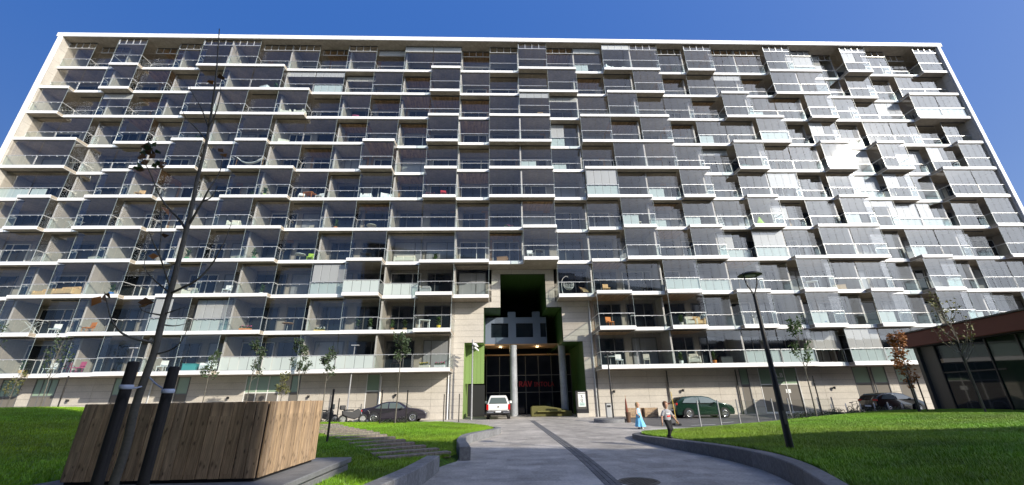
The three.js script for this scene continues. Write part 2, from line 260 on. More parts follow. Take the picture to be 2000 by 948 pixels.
// a window-door set on the back wall: two leaves in a dark frame (mesh with two materials)
function windowSet(w, h, split) {
  const f = merge([box(w, 0.07, 0.09, 0, h - 0.035, 0.045), box(w, 0.07, 0.09, 0, 0.035, 0.045), box(0.07, h - 0.14, 0.09, -w / 2 + 0.035, h / 2, 0.045), box(0.07, h - 0.14, 0.09, w / 2 - 0.035, h / 2, 0.045), box(0.07, h - 0.14, 0.09, split, h / 2, 0.045)]), p = box(w - 0.14, h - 0.14, 0.03, 0, h / 2, 0.035);
  return mergeGeometries(flat([f, p]), true);
}
const winGeo = [windowSet(2.45, 2.42, 0.35), windowSet(2.2, 2.42, -0.4), windowSet(2.7, 2.42, 0.6)];
const winMat = [[MAT.frame, MAT.window], [MAT.frame, MAT.window], [MAT.frame, MAT.windowCurtain], [MAT.frameWhite, MAT.window]];
// railing: handrail, base profile, posts for a 3 m bay
const railGeo = merge([rbox(3.0, 0.05, 0.06, 0.015, 0, 1.06, 0), box(3.0, 0.05, 0.05, 0, 0.025, 0), ...[-1.49, 1.49].map((x) => box(0.014, 1.02, 0.04, x, 0.53, 0)), ...[-1.1, -0.37, 0.37, 1.1].map((x) => box(0.03, 0.06, 0.07, x, 1.01, 0.01))]);
const headGeo = box(1, 0.07, 0.08);
// blinds and screens in each bay, one a stand-in for whitish reflections: U top strip, F whole upper glazing, f whole lower glazing, B both, H upper half, T tan
const BLINDS = {
  11: { '-4': 'U', '-3': 'U', '-2': 'U', 3: 'Uh', 4: 'U', 11: 'Ff', 12: 'H', 13: 'H' }, 10: { '-7': 'U', '-6': 'Uf', '-5': 'U', 8: 'U', 12: 'h' }, 9: { '-13': 'U', 1: 'U', 2: 'U', 9: 'h', 14: 'F', 15: 'f', 16: 'f' },  // last row here: its whole upper screen stands in for whitish reflections
  8: { 2: 'Hh', 9: 'f', 11: 'H', 7: 'h' }, 7: { 1: 'h', 2: 'h', 14: 'F', 15: 'H', 7: 'U', 12: 'F' }, 6: { '-15': 'f', '-14': 'h', 3: 'B', 9: 'F', 12: 'B', 5: 'h', 13: 'H' },
  5: { 6: 'h', 5: 'h', 13: 'Ff', 14: 'Hf', 11: 'h', 12: 'U', 4: 'h', 9: 'H' }, 4: { 7: 'Hf', 8: 'Ff', 13: 'h' }, 3: { '-5': 'B', 5: 'f', 6: 'f', '-4': 'o', '-3': 'o', 14: 'h' },
  2: { '-9': 'Hf', '-8': 'B', 11: 'h', 9: 'h', 14: 'h' }, 1: { '-7': 'o', '-6': 'o', '-5': 'o', '-4': 'o', 8: 'f', 9: 'F', 10: 'Ff', 7: 'f', 11: 'f' },
};
const TAN_BOUNCE_BAYS = new Set('11:-6 11:-1 11:2 11:8 11:9 11:-12 10:-3 10:-12 10:3 10:6 10:9 9:-4 9:-1 9:-3 9:-2 9:7 9:10 9:-12 8:-5 8:-3 8:-1 8:4 8:6 8:-12 7:-6 7:-4 7:-3 7:10 6:-3 6:-11 6:-1 5:1 5:-4 5:5 4:5 4:0 3:7 3:3 2:3 2:5 1:3 1:5'.split(' '));
const tanBounceWood = mat(0.5, 0.34, 0.2, 0.75, { map: T.wood });  // tan wood tone; on ceilings it paints in sun bounced off the floors
const br = rng(77);
const paneTilt = () => (br() - 0.5) * 0.009;
function sideGlass(b, k, y, h, z0, z1) {
  const x = XK(k), w = z1 - z0 - 0.03, z = (z0 + z1) / 2; if (w < 0.15) return;
  put('side_pane', unitPane, MAT.glassLow, b, x, y + 0.54, z, w, 0.96, 1, Math.PI / 2); put('side_pane', unitPane, MAT.glass, b, x, y + (1.1 + h) / 2, z, w, h - 1.14, 1, Math.PI / 2);
  put('side_rail', unitBox, MAT.alu, b, x, y + 1.06, z, 0.05, 0.05, w); put('corner_post', unitBox, MAT.glassEdge, b, x, y + h / 2, z1 - 0.02, 0.016, h - 0.01, 0.016);
}
for (let r = 1; r <= 11; r++) {
  const y = SY(r) + TH, h = (r < 11 ? SY(r + 1) - TH : ROOF) - y;
  for (let k0 = C0; k0 <= C1; k0 += 2) {
    const cells = [k0, k0 + 1].filter((c) => bay(r, c) >= 0); if (!cells.length) continue;
    const b = new THREE.Group(); b.name = 'balcony'; house.add(b);
    for (const c of cells) {
      const l = bay(r, c), zf = LZ[l] - 0.09, xa = XK(c) + 0.03, xb = XK(c + 1) - 0.03, w = xb - xa, xm = (xa + xb) / 2, n = 4, pw = w / n, kind = BLINDS[r]?.[c] ?? '';
      put('railing', railGeo, MAT.alu, b, xm, y, zf, w / 3, 1, 1);
      put('head_rail', headGeo, MAT.aluDark, b, xm, y + h - 0.035, zf - 0.03, w, 1, 1);
      const top = r === 11 ? 2.5 : h - 0.07;
      for (let i = 0; i < n; i++) {
        const x = xa + pw * (i + 0.5), frost = kind.includes('o');
        put('balustrade_pane', unitPane, frost ? MAT.frosted : MAT.glassLow, b, x, y + 0.54, zf, pw - 0.026, 0.96, 1, paneTilt(), 0);
        put('glazing_pane', unitPane, MAT.glass, b, x, y + (1.1 + top) / 2, zf - 0.03, pw - 0.026, top - 1.1, 1, paneTilt(), paneTilt() * 0.6);
        if (r === 11) { put('transom_pane', unitPane, kind.includes('U') ? MAT.blind : MAT.glass, b, x, y + (2.58 + h) / 2, zf - 0.03, pw - 0.05, h - 2.66, 1, paneTilt()); put('mullion', unitBox, MAT.alu, b, xa + pw * i + (i ? 0 : 0.02), y + (2.5 + h) / 2, zf - 0.03, 0.05, h - 2.56, 0.06); }
      }
      if (r === 11) put('transom_rail', unitBox, MAT.alu, b, xm, y + 2.54, zf - 0.03, w, 0.06, 0.07);
      const screen = (x0, x1, y0, y1, m = MAT.blind) => { const k = Math.max(1, Math.round((x1 - x0) / pw)), sw = (x1 - x0) / k; for (let i = 0; i < k; i++) put('blind', unitBox, m, b, x0 + sw * (i + 0.5), y + (y0 + y1) / 2, zf - 0.09, sw - 0.025, y1 - y0, 0.012); };
      if (r !== 11 && kind.includes('U')) screen(xa, xb, h - 0.65, h - 0.09);
      if (kind.includes('F') || kind.includes('B')) screen(xa + 0.05, xb - 0.05, 1.12, h - 0.1);
      if (kind.includes('f') || kind.includes('B')) screen(xa + 0.03, xb - 0.03, 0.06, 1.0);
      if (kind.includes('H')) screen(xa + 0.05, xa + pw * 2, 1.12, h - 0.1);
      if (kind.includes('h')) screen(xa + 0.03, xa + pw * 2, 0.06, 1.0);
      const g = winGeo[Math.floor(br() * 3)], m = winMat[Math.floor(br() * 4)];
      put('window', g, m, b, xm + (br() - 0.5) * 0.1, y + 0.01, WALL + 0.002, 1, 1, 1);
      if (br() < 0.25 && r > 3 && Math.abs(c) < 13) put('wood_panel', unitBox, MAT.wood, b, xb - 0.45, y + h / 2, WALL + 0.03, 0.6, h - 0.04, 0.04);
      if (TAN_BOUNCE_BAYS.has(r + ':' + c)) { put('bounce_tan_ceiling', unitBox, tanBounceWood, b, xm, y + h - 0.022, (WALL + zf) / 2 - 0.08, w - 0.16, 0.02, zf - WALL - 0.2); put('wall_lining', unitBox, tanBounceWood, b, xa + 0.12, y + h / 2, WALL + 0.02, 0.2, h - 0.06, 0.03); }  // ceiling sheet carries bounced sunlight as tan colour, wall strip is cladding
      // glass across the steps to lower neighbours and at free ends
      const nl = bay(r, c - 1), nr = bay(r, c + 1);
      if (c > C0 && nl < l) sideGlass(b, c, y, h, nl < 0 ? WALL : LZ[nl] - 0.06, LZ[l] - 0.06);
      if (c < C1 && nr < l) sideGlass(b, c + 1, y, h, nr < 0 ? WALL : LZ[nr] - 0.06, LZ[l] - 0.06);
    }
  }
  for (let k = C0 + 2; k <= C1; k += 2) {
    const a = bay(r, k - 1), c = bay(r, k); if (a < 0 || c < 0) continue;
    const z1 = Math.min(LZ[a], LZ[c]) - 0.24;
    add('partition_wall', uvMetres(span(XK(k) - 0.07, XK(k) + 0.07, y + 0.005, y + h - 0.003, WALL + 0.003, z1 - 0.03)), MAT.partition, house);
    add('partition_end', rbox(0.145, h - 0.01, 0.05, 0.01, XK(k), y + h / 2, z1 - 0.006), MAT.partitionEnd, house);
  }
}

// ground-floor wall: cladding panels in courses round windows, doors and the entrance
{
  const wins = [[-39.2, -37.6], [-36.6, -34.8], [-30.4, -29.5], [-25.4, -24.4], [-19.9, -17.1], [-16.25, -15.5], [-10.1, -9.0], [21.35, 22.1], [23.0, 26.4], [31.3, 32.75], [32.95, 34.25], [35.1, 36.3], [41, 43.5]];
  const base = WALL, H = SY(1) - TH, rows = 7, rh = H / rows;
  add('wall_core', span(X0, -2.13, 0, H, WALL - 0.24, base - 0.032), MAT.joint, house); add('wall_core', span(8.12, X1, 0, H, WALL - 0.24, base - 0.032), MAT.joint, house);
  const cuts = []; for (let x = X0; x < X1; x += 3.02) cuts.push([x, Math.min(x + 3.02, X1)]);
  const pieces = []; for (let [a, b] of cuts) { if (a < -2.12 && b > -2.12) b = -2.12; if (a < 8.12 && b > 8.12) a = 8.12; if (a >= -2.12 && b <= 8.12) continue; let parts = [[a, b]]; for (const [p, q] of wins) parts = parts.flatMap(([s, e]) => q <= s || p >= e ? [[s, e]] : [[s, p], [q, e]].filter(([m, n]) => n - m > 0.12)); pieces.push(...parts); }
  for (const [a, b] of pieces) for (let j = 0; j < rows; j++) add('wall_panel', uvMetres(span(a + 0.008, b - 0.008, j * rh + 0.008, (j + 1) * rh - 0.008, base - 0.03, base)), MAT.panel, house);
  for (const [a, b] of wins) {                                    // tall narrow window: spandrel above, glass or door below
    const t = new THREE.Group(); t.name = 'shop_window'; house.add(t);
    add('spandrel', span(a + 0.06, b - 0.06, 2.3, H - 0.05, base - 0.06, base - 0.03), MAT.spandrel, t); add('pane', span(a + 0.06, b - 0.06, 0.12, 2.22, base - 0.09, base - 0.06), MAT.window, t);
    const fr = [span(a, a + 0.06, 0, H, base - 0.1, base + 0.02), span(b - 0.06, b, 0, H, base - 0.1, base + 0.02), span(a + 0.06, b - 0.06, 2.22, 2.3, base - 0.1, base + 0.01), span(a + 0.06, b - 0.06, 0, 0.12, base - 0.1, base + 0.01)];
    if (b - a > 1.6) for (let x = a + (b - a) / 3; x < b - 0.4; x += (b - a) / 3) fr.push(span(x - 0.03, x + 0.03, 0.12, H - 0.05, base - 0.08, base + 0.005));
    add('frame', merge(fr), b - a > 2.4 || b === -9.0 ? MAT.frameWhite : MAT.frame, t);
  }
  // cladding round the stepped entrance above the ground floor
  const boxes = [[-3.05, -2.12, H, 6.04], [-3.05, -0.47, 6.04, 9.07], [-0.02, 1.0, 9.07, 12.15], [5.1, 6.1, 9.07, 12.15], [6.45, 9.1, 6.04, 9.07], [8.12, 9.1, H, 6.04], [-3.05, -0.02, 9.07, 9.62], [6.1, 9.1, 9.07, 9.62], [-0.02, 6.1, 12.15, 12.56], [-3.05, -0.02, 9.62, 12.56], [6.1, 9.1, 9.62, 12.56]];
  for (const [a, b, lo, hi] of boxes) {
    add('wall_core', span(a, b, lo, hi, WALL - 0.24, base - 0.032), MAT.joint, house);
    const n = Math.max(1, Math.round((hi - lo) / 0.505)); for (let j = 0; j < n; j++) { const y0 = lerp(lo, hi, j / n), y1 = lerp(lo, hi, (j + 1) / n); const nx = Math.max(1, Math.round((b - a) / 1.9)); for (let i = 0; i < nx; i++) add('wall_panel', uvMetres(span(lerp(a, b, i / nx) + 0.007, lerp(a, b, (i + 1) / nx) - 0.007, y0 + 0.008, y1 - 0.008, base - 0.03, base)), MAT.panel, house); }
  }
  // dark drain posts carrying the balconies and white downpipes
  for (const [x, y1, m] of [[-3.35, 9.4, MAT.fascia], [8.9, 12.3, MAT.alu], [9.05, 3.5, MAT.aluDark], [-3.2, 3.5, MAT.frame], [15.05, 3.5, MAT.aluDark], [21.0, 3.5, MAT.aluDark], [-27.3, 3.5, MAT.alu], [-8.9, 3.4, MAT.fascia], [32.9, 3.5, MAT.frame]]) add('downpipe', cyl(0.055, 0.055, y1, x, 0, WALL + 0.1, 10), m, house);
  // small wall lamps
  for (const x of [-33.5, -21, -14.6, -7.6, 10.4, 16.2, 29.2]) { const t = new THREE.Group(); t.name = 'wall_lamp'; t.position.set(x, 1.9, base); house.add(t); add('bracket', box(0.06, 0.1, 0.14, 0, 0, 0.07), MAT.black, t); add('head', cyl(0.07, 0.1, 0.2, 0, -0.1, 0.18, 10), MAT.black, t); }
}
// entrance passage lined with green sheet
{
  const t = new THREE.Group(); t.name = 'entrance_passage'; house.add(t);
  const z0 = -15.5, z1 = WALL - 0.02;
  const panelRun = (name, m, a, b, n, make) => { for (let i = 0; i < n; i++) add(name, make(lerp(a, b, i / n) + 0.006, lerp(a, b, (i + 1) / n) - 0.006), m, t); };
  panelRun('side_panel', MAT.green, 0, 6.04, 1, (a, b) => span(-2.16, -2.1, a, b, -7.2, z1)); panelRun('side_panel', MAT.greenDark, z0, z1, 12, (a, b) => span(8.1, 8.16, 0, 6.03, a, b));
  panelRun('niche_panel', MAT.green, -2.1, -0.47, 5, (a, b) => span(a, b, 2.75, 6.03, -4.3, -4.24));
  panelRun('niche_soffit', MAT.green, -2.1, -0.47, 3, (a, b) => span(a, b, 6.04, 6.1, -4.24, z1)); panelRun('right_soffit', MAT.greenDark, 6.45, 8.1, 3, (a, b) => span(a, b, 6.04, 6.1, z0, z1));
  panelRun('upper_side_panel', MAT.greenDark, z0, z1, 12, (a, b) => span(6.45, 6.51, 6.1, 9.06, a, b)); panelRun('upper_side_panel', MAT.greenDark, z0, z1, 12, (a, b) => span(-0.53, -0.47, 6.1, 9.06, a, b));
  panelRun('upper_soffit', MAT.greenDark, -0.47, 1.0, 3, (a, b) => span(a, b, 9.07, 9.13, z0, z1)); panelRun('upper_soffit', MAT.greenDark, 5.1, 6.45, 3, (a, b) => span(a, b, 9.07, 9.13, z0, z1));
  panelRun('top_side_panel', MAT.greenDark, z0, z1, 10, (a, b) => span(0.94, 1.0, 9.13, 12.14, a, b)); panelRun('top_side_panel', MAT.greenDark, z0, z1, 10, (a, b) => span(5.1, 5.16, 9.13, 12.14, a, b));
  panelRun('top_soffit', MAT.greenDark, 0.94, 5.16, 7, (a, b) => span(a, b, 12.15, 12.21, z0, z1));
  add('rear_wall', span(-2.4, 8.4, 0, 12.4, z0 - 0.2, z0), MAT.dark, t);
  // bridge with windows across the passage
  add('bridge_wall', merge([span(-0.45, 5.45, 6.35, 6.95, -6.3, -6), span(-0.45, 5.45, 8.3, 8.86, -6.3, -6), ...[[-0.45, 0.1], [1.75, 2.5], [4.15, 4.85], [5.42, 5.45]].map(([a, b]) => span(a, b, 6.95, 8.3, -6.3, -6)), span(1.72, 2.48, 8.86, 9.4, -6.3, -6), span(4.1, 4.85, 8.86, 9.4, -6.3, -6)]), MAT.steelBlue, t);
  for (const [a, b] of [[0.1, 1.75], [2.5, 4.15], [4.85, 5.42]]) add('bridge_window', span(a, b, 6.95, 8.3, -6.24, -6.18), MAT.window, t);
  add('bridge_soffit', span(-0.47, 6.44, 6.22, 6.34, -9, -6.0), MAT.wood, t);
  add('lobby_soffit', span(-2.1, 8.1, 5.55, 5.67, z0, -9), MAT.wood, t);
  // lobby glass wall with mullions, rail and red lettering
  add('lobby_glass', span(-0.4, 8.1, 0.05, 5.5, -9.1, -9.06), MAT.lobby, t);
  for (const x of [-0.4, 0.9, 2.2, 3.5, 4.8, 6.1, 7.4, 8.05]) add('lobby_mullion', span(x - 0.035, x + 0.035, 0, 5.55, -9.12, -9.0), MAT.aluDark, t);
  for (const y of [2.0, 3.6]) add('lobby_rail', span(-0.4, 8.05, y, y + 0.06, -9.05, -8.98), MAT.frame, t);
  for (const [x, z] of [[2.2, -5.9], [6.75, -5.6]]) add('column', uvMetres(cyl(0.33, 0.33, 6.2, x, 0, z, 28)), MAT.column, t);
  add('door_leaf', span(-2.05, -0.5, 0, 2.72, -7.2, -7.1), MAT.dark, t);
  const lampM = new THREE.MeshStandardMaterial({ color: lin(0.9, 0.8, 0.6), emissive: lin(1, 0.78, 0.4), emissiveIntensity: 1.6 });
  for (const [x, z] of [[4.6, -7.2], [1.0, -7.2]]) { add('ceiling_lamp', cyl(0.16, 0.16, 0.05, x, 6.16, z, 20), lampM, t); const p = new THREE.PointLight(new THREE.Color(1, 0.8, 0.5), 1.6, 0, 2); p.position.set(x, 6.1, z); p.castShadow = true; p.shadow.radius = 6; scene.add(p); }
}
const font = await new FontLoader().loadAsync('fonts/droid/droid_sans_bold.typeface.json'), fontR = await new FontLoader().loadAsync('fonts/droid/droid_sans_regular.typeface.json');
const letters = (s, size, f = font, depth = 0.03) => new TextGeometry(s, { font: f, size, depth, curveSegments: 4, bevelEnabled: false });
{
  const t = thing('restaurant_sign', 'red lettered sign on the dark lobby glass behind the columns', 'sign', [2.75, 2.55, -8.95]); const red = mat(0.3, 0.006, 0.01, 0.5);
  add('bold_letters', letters('RAV', 0.52), red, t); add('letters', letters('INTOLA', 0.42, fontR), red, t).position.x = 1.55;
  const s = thing('staircase_sign', 'small white letters A.B over the glazed doors right of the tall lamp', 'sign', [24.34, 2.82, WALL + 0.0]); add('letters', letters('A.B', 0.36, font, 0.02), MAT.white, s); add('underline', box(0.9, 0.025, 0.02, 0.5, -0.22, 0.01), MAT.white, s);
  const d = thing('door_notice', 'white paper notice stuck on the glazed door below the A.B letters', 'notice', [25.3, 1.72, WALL + 0.0]); add('sheet', box(0.42, 0.3, 0.006, 0, 0, -0.03), MAT.white, d);
}

// ---------------------------------------------------------------- things in front of the building
// low rust-red pavilion on the right, its long glass side turned to the lawn
{
  const t = thing('pavilion', 'low rust-red pavilion with a deep fascia and dark tall glass, at the right edge', 'pavilion', [29.9, 0, 4.9], -0.2145);
  // local: z runs along the glass side towards the viewer, x into the building
  add('fascia', rbox(9.4, 0.92, 11.9, 0.04, 4.4, 4.88, 5.55), MAT.rust, t); add('roof_edge', box(9.6, 0.08, 12.1, 4.4, 5.38, 5.55), MAT.aluDark, t); add('soffit', box(9, 0.06, 11.3, 4.4, 4.39, 5.55), MAT.dark, t);
  add('corner_pier', merge([span(0.1, 0.5, 0, 4.4, 0.05, 0.35), span(0.3, 0.5, 0, 4.4, 0.36, 1.55)]), MAT.aluDark, t); add('end_wall', span(0.7, 8.8, 0, 4.4, 0.1, 0.4), MAT.rust, t);
  for (let k = 0; k < 5; k++) { const z = 1.6 + k * 1.9; add('pane', span(0.32, 0.36, 0.12, 4.36, z + 0.04, z + 1.86), k % 4 === 1 || k === 0 ? MAT.window : MAT.pavGlass ??= phys(0.02, 0.035, 0.022, 0.04, { ior: 1.5 }), t); add('mullion', span(0.26, 0.42, 0, 4.4, z - 0.04, z + 0.04), MAT.black, t); }
  add('transom', span(0.29, 0.4, 2.6, 2.68, 1.6, 6), MAT.black, t); add('plinth', span(0.2, 0.5, 0, 0.12, 1.5, 11), MAT.grey, t);
  add('end_wall', span(0.3, 8.8, 0, 4.4, 11.05, 11.25), MAT.rust, t); add('inner_wall', span(8.6, 8.8, 0, 4.4, 0.5, 11), MAT.dark, t); add('shop_shutter', box(0.1, 0.45, 2.6, 0.45, 3.75, 3.2), MAT.grey, t);
}
// wooden box clad in boards on a concrete bench plinth
const plankMat = [[0.54, 0.4, 0.26], [0.48, 0.35, 0.225], [0.58, 0.43, 0.285], [0.51, 0.385, 0.265], [0.45, 0.335, 0.225]].map(([r, g, b], i) => { const m = T.wood.clone(); m.offset.set(i * 0.21, i * 0.37); m.needsUpdate = true; const bm = bumpOf(m); return mat(r, g, b, 0.8, { map: m, bumpMap: bm, bumpScale: 0.003 }); });
{
  const t = thing('board_clad_planter', 'big raised planter clad in upright boards on a concrete bench, behind the near tree', 'planter', [-4.35, 0, 25.1]), r = rng(61), hw = 1.45, hd = 1.06, y0 = 0.5, y1 = 1.6;
  add('liner', box(2 * hw - 0.1, y1 - y0 - 0.06, 2 * hd - 0.1, 0, (y0 + y1) / 2 - 0.02, 0), MAT.dark, t);
  add('soil', box(2 * hw - 0.3, 0.04, 2 * hd - 0.3, 0, y1 - 0.06, 0), mat(0.05, 0.035, 0.025, 0.95), t);
  const plank = (w, x, z, ry) => { const g = uvMetres(rbox(w - 0.015, y1 - y0, 0.03, 0.006)); const o = add('board', g, plankMat[Math.floor(r() * 5)], t); o.position.set(x, (y0 + y1) / 2 + (r() - 0.5) * 0.006, z); o.rotation.y = ry; };
  const nf = 16, ns = 18; for (let i = 0; i < nf; i++) for (const s of [1, -1]) plank(2 * hw / nf, -hw + (i + 0.5) * 2 * hw / nf, s * (hd + 0.0 + r() * 0.003), s > 0 ? 0 : Math.PI);
  for (let i = 0; i < ns; i++) for (const s of [1, -1]) plank(2 * hd / ns * 0.985, s * (hw + 0.018 + r() * 0.003), -hd * 0.985 + (i + 0.5) * 2 * hd * 0.985 / ns, s * Math.PI / 2);
  const cm = mat(0.24, 0.245, 0.25, 0.85, { map: T.concrete, bumpMap: grainBump, bumpScale: 0.003 });
  add('bench_top', uvMetres(rbox(2 * hw + 1.15, 0.1, 2 * hd + 1.15, 0.02, 0, 0.4, 0)), cm, t); add('bench_trim', box(2 * hw + 1.0, 0.03, 2 * hd + 1.0, 0, 0.335, 0), MAT.alu, t); add('bench_base', uvMetres(rbox(2 * hw + 1.06, 0.32, 2 * hd + 1.06, 0.02, 0, 0.16, 0)), cm, t); add('shadow_gap', box(2 * hw - 0.06, 0.06, 2 * hd - 0.06, 0, 0.475, 0), MAT.dark, t);
}
// leaves
function leafGeo(w, l) { const g = new THREE.BufferGeometry(); g.setAttribute('position', new THREE.Float32BufferAttribute([0, 0, 0, w / 2, 0.12 * l, l * 0.45, 0, -0.02, l, -w / 2, 0.12 * l, l * 0.45, 0, 0.02, l * 0.45], 3)); g.setIndex([0, 1, 4, 4, 1, 2, 0, 4, 3, 3, 4, 2]); g.computeVertexNormals(); return g.toNonIndexed(); }
const leafMat = { green: phys(0.06, 0.12, 0.02, 0.7, { transmission: 0.3, thickness: 0, side: THREE.DoubleSide }), dark: phys(0.035, 0.065, 0.018, 0.7, { transmission: 0.25, thickness: 0, side: THREE.DoubleSide }), olive: phys(0.13, 0.13, 0.03, 0.75, { transmission: 0.3, thickness: 0, side: THREE.DoubleSide }), rust: phys(0.32, 0.12, 0.02, 0.75, { transmission: 0.3, thickness: 0, side: THREE.DoubleSide }), brown: phys(0.12, 0.06, 0.025, 0.8, { transmission: 0.2, thickness: 0, side: THREE.DoubleSide }) };
const bark = mat(0.17, 0.155, 0.125, 0.9, { map: T.concrete }), barkPale = mat(0.2, 0.17, 0.13, 0.9, { map: T.concrete }), stakeMat = mat(0.035, 0.033, 0.034, 0.85, { map: T.wood });
// the near staked tree
{
  const t = thing('street_tree', 'bare young street tree with a few leaves, tied between two near stakes', 'tree', [-3.24, 0.38, 28.34]), W3 = (a) => a.map((p) => V(...p));
  const trunk = [[-0.02, -0.2, 0], [-0.01, 0.1, 0], [0.02,0.80,-0.01], [0.00,1.16,0.00], [0.01,1.52,-0.01], [0.02,1.78,-0.02], [0.01,2.20,-0.01], [0.01,2.58,-0.01], [-0.00,3.06,0.00], [-0.01,3.56,0.01], [-0.04,4.09,0.03], [-0.05,4.58,0.04], [-0.09,5.18,0.07], [-0.15,5.89,0.13], [-0.24,6.67,0.21]];
  add('trunk', uvMetres(limb(W3(trunk), 0.05, 0.006, 10, 4)), bark, t);
  const limbs = [[[-0.00,1.90,0.00], [-0.05,1.91,0.17], [-0.09,1.95,0.34], [-0.09,2.03,0.48], [-0.13,2.11,0.51], [-0.14,2.24,0.59], [-0.14,2.35,0.66]], [[-0.00,2.51,0.00], [-0.27,2.69,-0.04], [-0.40,2.80,-0.05], [-0.50,2.91,-0.10], [-0.50,3.04,-0.10]], [[-0.01,2.58,0.00], [-0.03,2.80,0.16], [-0.02,2.92,0.28], [-0.05,3.15,0.30], [-0.12,3.54,0.36]], [[0.02,2.50,-0.01], [0.23,2.56,0.07], [0.37,2.64,0.09], [0.51,2.82,0.11], [0.60,2.96,0.17], [0.63,3.13,0.15], [0.65,3.41,0.14]], [[-0.00,3.33,0.00], [-0.22,3.55,-0.08], [-0.38,3.69,-0.07], [-0.63,3.95,-0.12], [-0.72,4.17,-0.03], [-0.80,4.34,0.05], [-0.86,4.45,0.11]], [[0.00,3.42,-0.00], [0.09,3.54,0.06], [0.18,3.71,0.11], [0.26,3.84,0.17], [0.31,4.14,0.13], [0.36,4.38,0.22]], [[-0.07,4.92,0.06], [-0.25,5.26,0.08], [-0.48,5.55,0.01], [-0.53,5.67,0.07]], [[-0.05,4.71,0.04], [-0.12,4.81,0.23], [-0.13,4.83,0.38], [-0.13,4.90,0.51]], [[-0.07,4.92,0.06], [0.01,5.12,0.12], [0.07,5.39,0.20], [0.10,5.58,0.30]], [[0.03,1.76,-0.02], [0.18,1.80,-0.02], [0.30,1.86,0.02], [0.39,1.96,0.08], [0.40,2.06,0.07]], [[0.01,2.22,-0.01], [-0.06,2.23,0.05], [-0.16,2.25,0.00], [-0.22,2.28,0.05], [-0.25,2.34,0.08]], [[0.01,2.24,-0.01], [0.22,2.27,0.08], [0.34,2.30,0.11]], [[0.02,2.11,-0.02], [0.05,2.12,-0.17], [0.09,2.18,-0.33]], [[-0.01,2.89,0.27], [-0.03,3.04,0.42], [-0.07,3.15,0.46]], [[-0.38,3.69,-0.07], [-0.48,3.62,-0.12], [-0.62,3.70,-0.12]], [[0.18,3.71,0.11], [0.30,3.76,0.14], [0.39,3.90,0.20]]];
  for (const b of limbs) add('branch', limb(W3(b), b.length > 5 ? 0.017 : 0.011, 0.003, 6, 4), bark, t);
  const r = rng(62), lg = leafGeo(0.1, 0.13), spots = [[-0.77,4.38,-0.06], [-0.88,4.57,0.11], [-0.79,4.54,0.16], [-0.68,4.42,-0.03], [-0.91,4.33,-0.08], [-0.78,4.54,-0.04], [-0.85,4.65,-0.00], [-0.77,4.23,0.13], [-0.73,4.30,0.02], [-0.64,4.30,0.02], [-0.83,4.66,0.01], [-0.84,4.53,0.08], [-0.72,4.51,0.05], [-0.87,4.54,-0.08], [-0.97,4.53,0.01], [-0.78,4.42,0.07], [-0.82,4.19,0.17], [-0.88,4.61,-0.14], [-0.85,4.29,-0.00], [-0.91,4.36,0.01], [-0.07,5.73,0.19], [-0.08,5.65,0.20], [0.36,4.40,0.22], [0.28,4.40,0.16], [-0.26,2.36,0.09], [-0.26,2.32,0.09], [-0.13,2.34,0.65], [-0.15,2.30,0.67], [-0.05,3.16,0.30], [-0.12,3.52,0.36], [-0.14,2.33,0.65], [-0.49,3.03,-0.11]];
  spots.forEach((p, i) => { const o = add('leaf', lg, [leafMat.dark, leafMat.brown, leafMat.rust][i < 20 ? i % 2 : 1 + i % 2], t); o.position.set(...p); o.rotation.set(r() * 6, r() * 6, r() * 6); o.scale.setScalar(0.7 + r() * 0.5); });
  const stake = (x, y, z, label) => { const g = lawnL(x, z), s = thing('tree_stake', label, 'stake', [x, g, z]); add('pole', uvMetres(merge([cyl(0.052, 0.052, y - g + 0.18, 0, -0.2, 0, 14), cyl(0.052, 0.044, 0.012, 0, y - g - 0.02, 0, 14)])), stakeMat, s); add('strap_band', new THREE.TorusGeometry(0.055, 0.008, 6, 20).rotateX(Math.PI / 2).scale(1, 3.2, 1).translate(0, y - g - 0.27, 0), mat(0.55, 0.6, 0.72, 0.6), s); return V(x, y - 0.27, z); };
  const a = stake(-3.106, 2.037, 28.691, 'dark round stake, left one of the pair holding the near tree'), c = stake(-2.828, 1.995, 28.468, 'dark round stake, right one of the pair holding the near tree');
  const strap = (p, q, label) => tag(add('tree_strap', limb([p, p.clone().lerp(q, 0.5).add(V(0, -0.015, 0)), q], 0.009, 0.009, 6, 4), mat(0.55, 0.6, 0.72, 0.6), scene, true), label, 'strap');
  strap(a, V(-3.227, 1.785, 28.336), 'pale strap from the left near stake to the tree'); strap(c, V(-3.199, 1.880, 28.313), 'pale strap from the right near stake to the tree');
}
